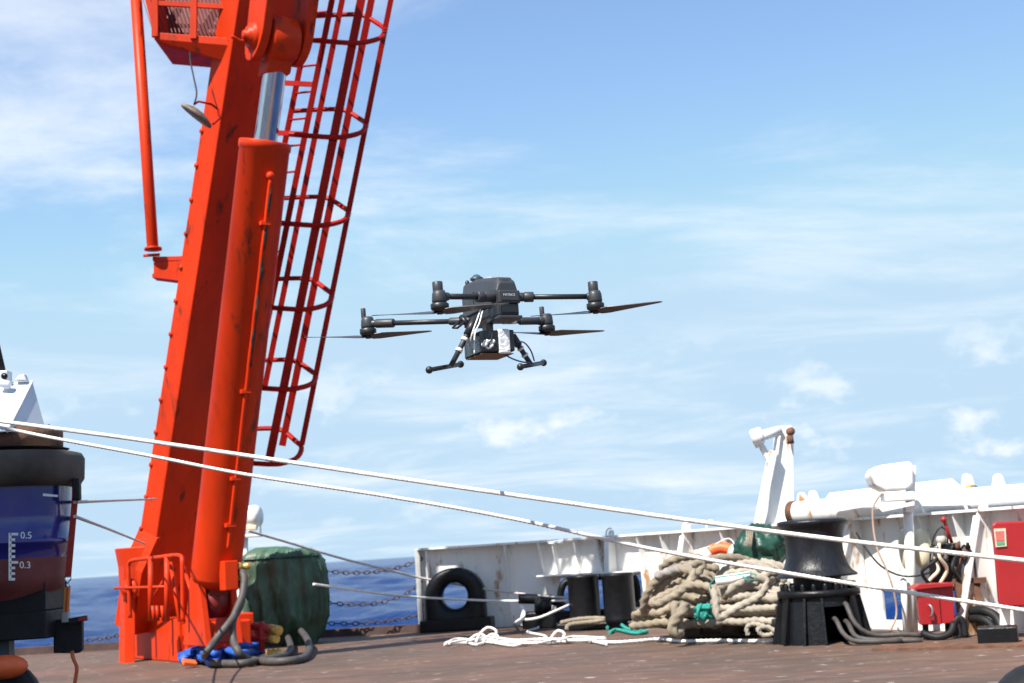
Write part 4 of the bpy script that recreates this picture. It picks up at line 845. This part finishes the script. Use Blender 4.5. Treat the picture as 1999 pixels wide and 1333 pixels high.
k = MB(); k.hexa([D3(-.03,-.018,.0735),D3(-.03,.018,.0735),D3(.06,.018,.060),D3(.06,-.018,.060),D3(-.03,-.018,.0765),D3(-.03,.018,.0765),D3(.06,.018,.0695),D3(.06,-.018,.0695)]); k.build('display_window', alu, BC)
k = MB(); k.hexa([D3(.1475,-.014,.030),D3(.1475,.014,.030),D3(.157,.014,.030),D3(.157,-.014,.030),D3(.1475,-.014,.036),D3(.1475,.014,.036),D3(.155,.014,.036),D3(.155,-.014,.036)]); k.build('latch_slot', rubber, BC)
k = MB(); k.box(D3(.10,-.046,-.062), nf*.085, rt*.092, UP*.052); k.build('nose_block', dgrey, dr, bev=.006)
k = MB(); k.box(D3(.1855,-.036,-.050), nf*.003, rt*.072, UP*.032); NP = k.build('name_plate', dgrey, dr)
text_mesh('lettering', 'MATRICE', .0125, D3(.1892,-.029,-.034), rt, UP, alu, NP, .0003)
k = MB(); k.box(D3(.075,-.042,-.108), nf*.10, rt*.084, UP*.048); k.build('sensor_block', carbon, dr, bev=.006)
k = MB(); k.box(D3(.176,-.034,-.096), nf*.003, rt*.068, UP*.030); k.build('sensor_glass', M('black_glass', (.008,.008,.01), .08, var=.05), dr)
k = MB(); k.box(D3(.06,-.050,-.122), nf*.125, rt*.100, UP*.013); k.build('mount_plate', dgrey, dr, bev=.003)
k = MB(); k.box(D3(-.19,-.047,-.100), nf*.27, rt*.094, UP*.042); k.build('belly', carbon, dr, bev=.006)
for z in (.008, .03):
    k = MB(); k.box(D3(-.05,-.0565,-.03+z), nf*.004, rt*.003, UP*.025); k.build('side_slot', rubber, dr)
k = MB(); c = D3(-.135,0,.097); k.ball(c, .021, 1, 1, .95); k.build('beacon_dome', M('beacon_glass', (.02,.10,.13), .08, var=.3, vs=40, coat=1), dr)
k = MB(); k.lathe([(.027,-.004),(.027,.004),(.02,.008)], c, UP, 18); k.build('beacon_base', dgrey, dr)
for r in (-.03, .03):
    k = MB(); k.lathe([(.009,0),(.009,.012),(.005,.018),(0,.018)], D3(-.165,r,.078), UP, 10); k.build('antenna_stub', carbon, dr)
k = MB(); k.ball(D3(-.185,-.052,.035), .008); k.build('tail_light', M('amber_lens', (.6,.4,.15), .2), dr)
HUB = {}
def motor(px, py, d, a_top, a_r, near):
    """motor pod whose propeller hub is seen at (px, py)"""
    c = P(px, py, d); s = F/d
    k = MB(); k.lathe([(0,-.004),(.010,-.004),(.031,.004),(.035,.010),(.035,.026),(.030,.030),(0,.030)], c, UP, 24); k.build('motor', carbon, dr)
    k = MB(); k.lathe([(0,.030),(.026,.030),(.029,.038),(.027,.065),(.022,.078),(0,.080)], c, UP, 20); k.build('motor_pod', dgrey, dr)
    top = (py-a_top)/s; k = MB(); ac = c+V((-.002 if near else -.014,0,0)); k.lathe([(0,.06),(a_r*.95,.06),(a_r*.95,top-.045),(a_r*1.08,top-.04),(a_r*1.08,top-.002),(a_r*.98,top),(0,top)], ac, V((-.02,0,1)), 18); k.build('antenna', dgrey, dr)
    k = MB(); k.lathe([(0,-.012),(.012,-.012),(.014,-.004),(0,-.004)], c, UP, 14); hub = k.build('propeller_hub', carbon, dr)
    HUB[tuple(c)] = hub
    return c
def blade(c, tip, name='propeller_blade'):
    t = tip-c; L_ = t.length; t.normalize(); sd = t.cross(UP).normalized(); vs = []
    S_ = [(.02,.010,.25),(.08,.024,.38),(.2,.030,.33),(.45,.026,.24),(.75,.019,.16),(.95,.012,.1),(1,.004,.08)]
    for f, hw, tw in S_:
        m_ = c+t*(f*L_)+UP*(-.006); e = (sd*math.cos(tw)+UP*math.sin(tw))
        nn = e.cross(t).normalized()*.0012
        vs += [m_-e*hw*.7+nn, m_+e*hw+nn, m_+e*hw-nn, m_-e*hw*.7-nn]
    k = MB(); k.add(vs, [(i*4+j, i*4+(j+1) % 4, i*4+4+(j+1) % 4, i*4+4+j) for i in range(len(S_)-1) for j in range(4)]+[(0,1,2,3),(24,27,26,25)], False)
    k.build(name, M('propeller_grey', (.05,.05,.06), .35, var=.05), HUB[tuple(c)])
def props(c, ang):
    d = V((math.cos(ang), math.sin(ang), 0))
    blade(c, c+d*.265+UP*.012); blade(c, c-d*.265+UP*.012)
NL = motor(859,607,5.30,548,.0185,True); NR = motor(1163,606,5.5,548,.0185,True); FL_ = motor(719,655,5.85,600,.0095,False); FR = motor(1068,649,5.9,597,.0095,False)
props(NL, R(172)); props(NR, R(-16)); props(FL_, R(186)); props(FR, R(22))
def arm(a, b, r, cuts, mt=carbon):
    a, b = V(a), V(b); k = MB(); k.tube([a, b], r, 16); k.build('arm_tube', mt, dr)
    for t0, t1, rr in cuts:
        k = MB(); k.tube([a.lerp(b, t0), a.lerp(b, t0+.01), a.lerp(b, t1-.01), a.lerp(b, t1)], [rr*.9, rr, rr, rr*.9], 14); k.build('arm_sleeve', dgrey, dr)
z_ = UP*.055
arm(D3(.14,.04,-.030), NR+UP*.056, .0105, ((0,.12,.018),(.12,.24,.0205),(.9,1.0,.015)))
arm(D3(.14,-.04,-.030), NL+UP*.056, .0115, ((0,.22,.02),(.22,.34,.022),(.84,1.0,.016)))
arm(D3(-.13,-.04,-.078), FL_+UP*.050, .0105, ((0,.2,.016),(.74,.92,.019),(.9,1.0,.016)))
arm(D3(-.10,.04,-.085), FR+UP*.050, .0105, ((.25,.36,.0125),(.5,.85,.016),(.85,1.0,.018)))
k = MB(); a, b = D3(-.10,.04,-.085), FR+UP*.050; k.tube([a.lerp(b,.2), a.lerp(b,.42)], .0125, 14); k.build('white_arm_band', whitec, dr)
# landing gear
for top, knee, f0, f1 in (((928,622,5.5),(881,713,5.45),(838,722,5.3),(899,711,5.62)), ((1000,655,5.6),(1036,711,5.65),(1016,716,5.5),(1061,708,5.85))):
    k = MB(); a, b = P(*top), P(*knee); k.tube([a, b], .0105, 14); k.build('landing_leg', dgrey, dr)
    k = MB(); k.tube([a, a.lerp(b,.35)], .0155, 14); k.build('leg_socket', carbon, dr)
    k = MB(); p, q = P(*f0), P(*f1); k.tube([p, q], .009, 12); k.ball(p, .0145); k.ball(q, .0145); k.build('landing_skid', carbon, dr)
    for t in (.45, .68):
        k = MB(); c = a.lerp(b, t); k.tube([c+(a-b)*.03, c-(a-b)*.03], .0145, 10); k.build('tape_wrap', whitec, dr)
for pts in ([(938,604,5.42),(932,622,5.4),(922,650,5.38),(918,668,5.4)], [(942,606,5.42),(936,630,5.4),(927,652,5.38),(926,690,5.36)]):
    k = MB(); k.tube(spline(PP(pts), .01), .0028, 6); k.build('white_cable', whitec, dr)
k = MB(); k.tube(spline(PP([(985,692,5.5),(1000,700,5.5),(1018,706,5.55),(1034,708,5.62)]), .01), .003, 6); k.tube(spline(PP([(1005,668,5.5),(1022,668,5.5),(1036,684,5.55),(1043,704,5.62)]), .01), .003, 6); k.build('blue_cable', M('blue_cable', (.03,.06,.22), .5), dr)
k = MB(); k.tube(PP([(905,618,5.6),(884,640,5.55),(893,640,5.55),(908,628,5.58)]), .005, 7); k.cyl(P(900,618,5.6), P(912,632,5.58), .012, 10); k.build('gimbal_bracket', carbon, dr)
# payload
pb = thing('payload_box', 'black sensor box wrapped with silver tape slung beneath the drone', 'payload', P(957, 692, 5.5))
c0 = P(956, 671, 5.52)
def Q3(f, r, z): return c0+nf*f+rt*r+UP*z
k = MB(); k.hexa([Q3(-.10,-.07,-.047),Q3(-.10,.075,-.047),Q3(.075,.075,-.040),Q3(.075,-.07,-.047),Q3(-.10,-.07,.04),Q3(-.10,.075,.04),Q3(.075,.075,.045),Q3(.075,-.07,.04)]); k.build('case', M('gloss_black_wrap', (.012,.012,.013), .18, var=.3, vs=20, bump=.3, bs=25), pb, bev=.006)
k = MB(); k.box(Q3(-.102,.005,-.050), nf*.180, rt*.05, UP*.097); k.build('silver_tape', silver, pb, bev=.006)
k = MB(); k.box(Q3(-.095,-.066,-.0505), nf*.165, rt*.135, UP*.003); k.build('bottom_board', M('brown_board', (.16,.09,.055), .7, var=.2), pb)
for i in range(5):
    k = MB(); k.ball(Q3(.078,-.055+.008*i,-.015+.012*math.sin(i*2.)), .011, 1.2, .5, .9); k.build('foil_patch', silver, pb)
k = MB(); k.box(Q3(-.03,-.015,.040), nf*.04, rt*.03, UP*.04); k.build('hanger', carbon, pb)
k = MB(); k.tube(spline([Q3(.08,-.02,.03), Q3(.085,-.03,0), Q3(.084,-.045,-.02), Q3(.08,-.03,-.03)], .01), .003, 6); k.build('lead', rubber, pb)
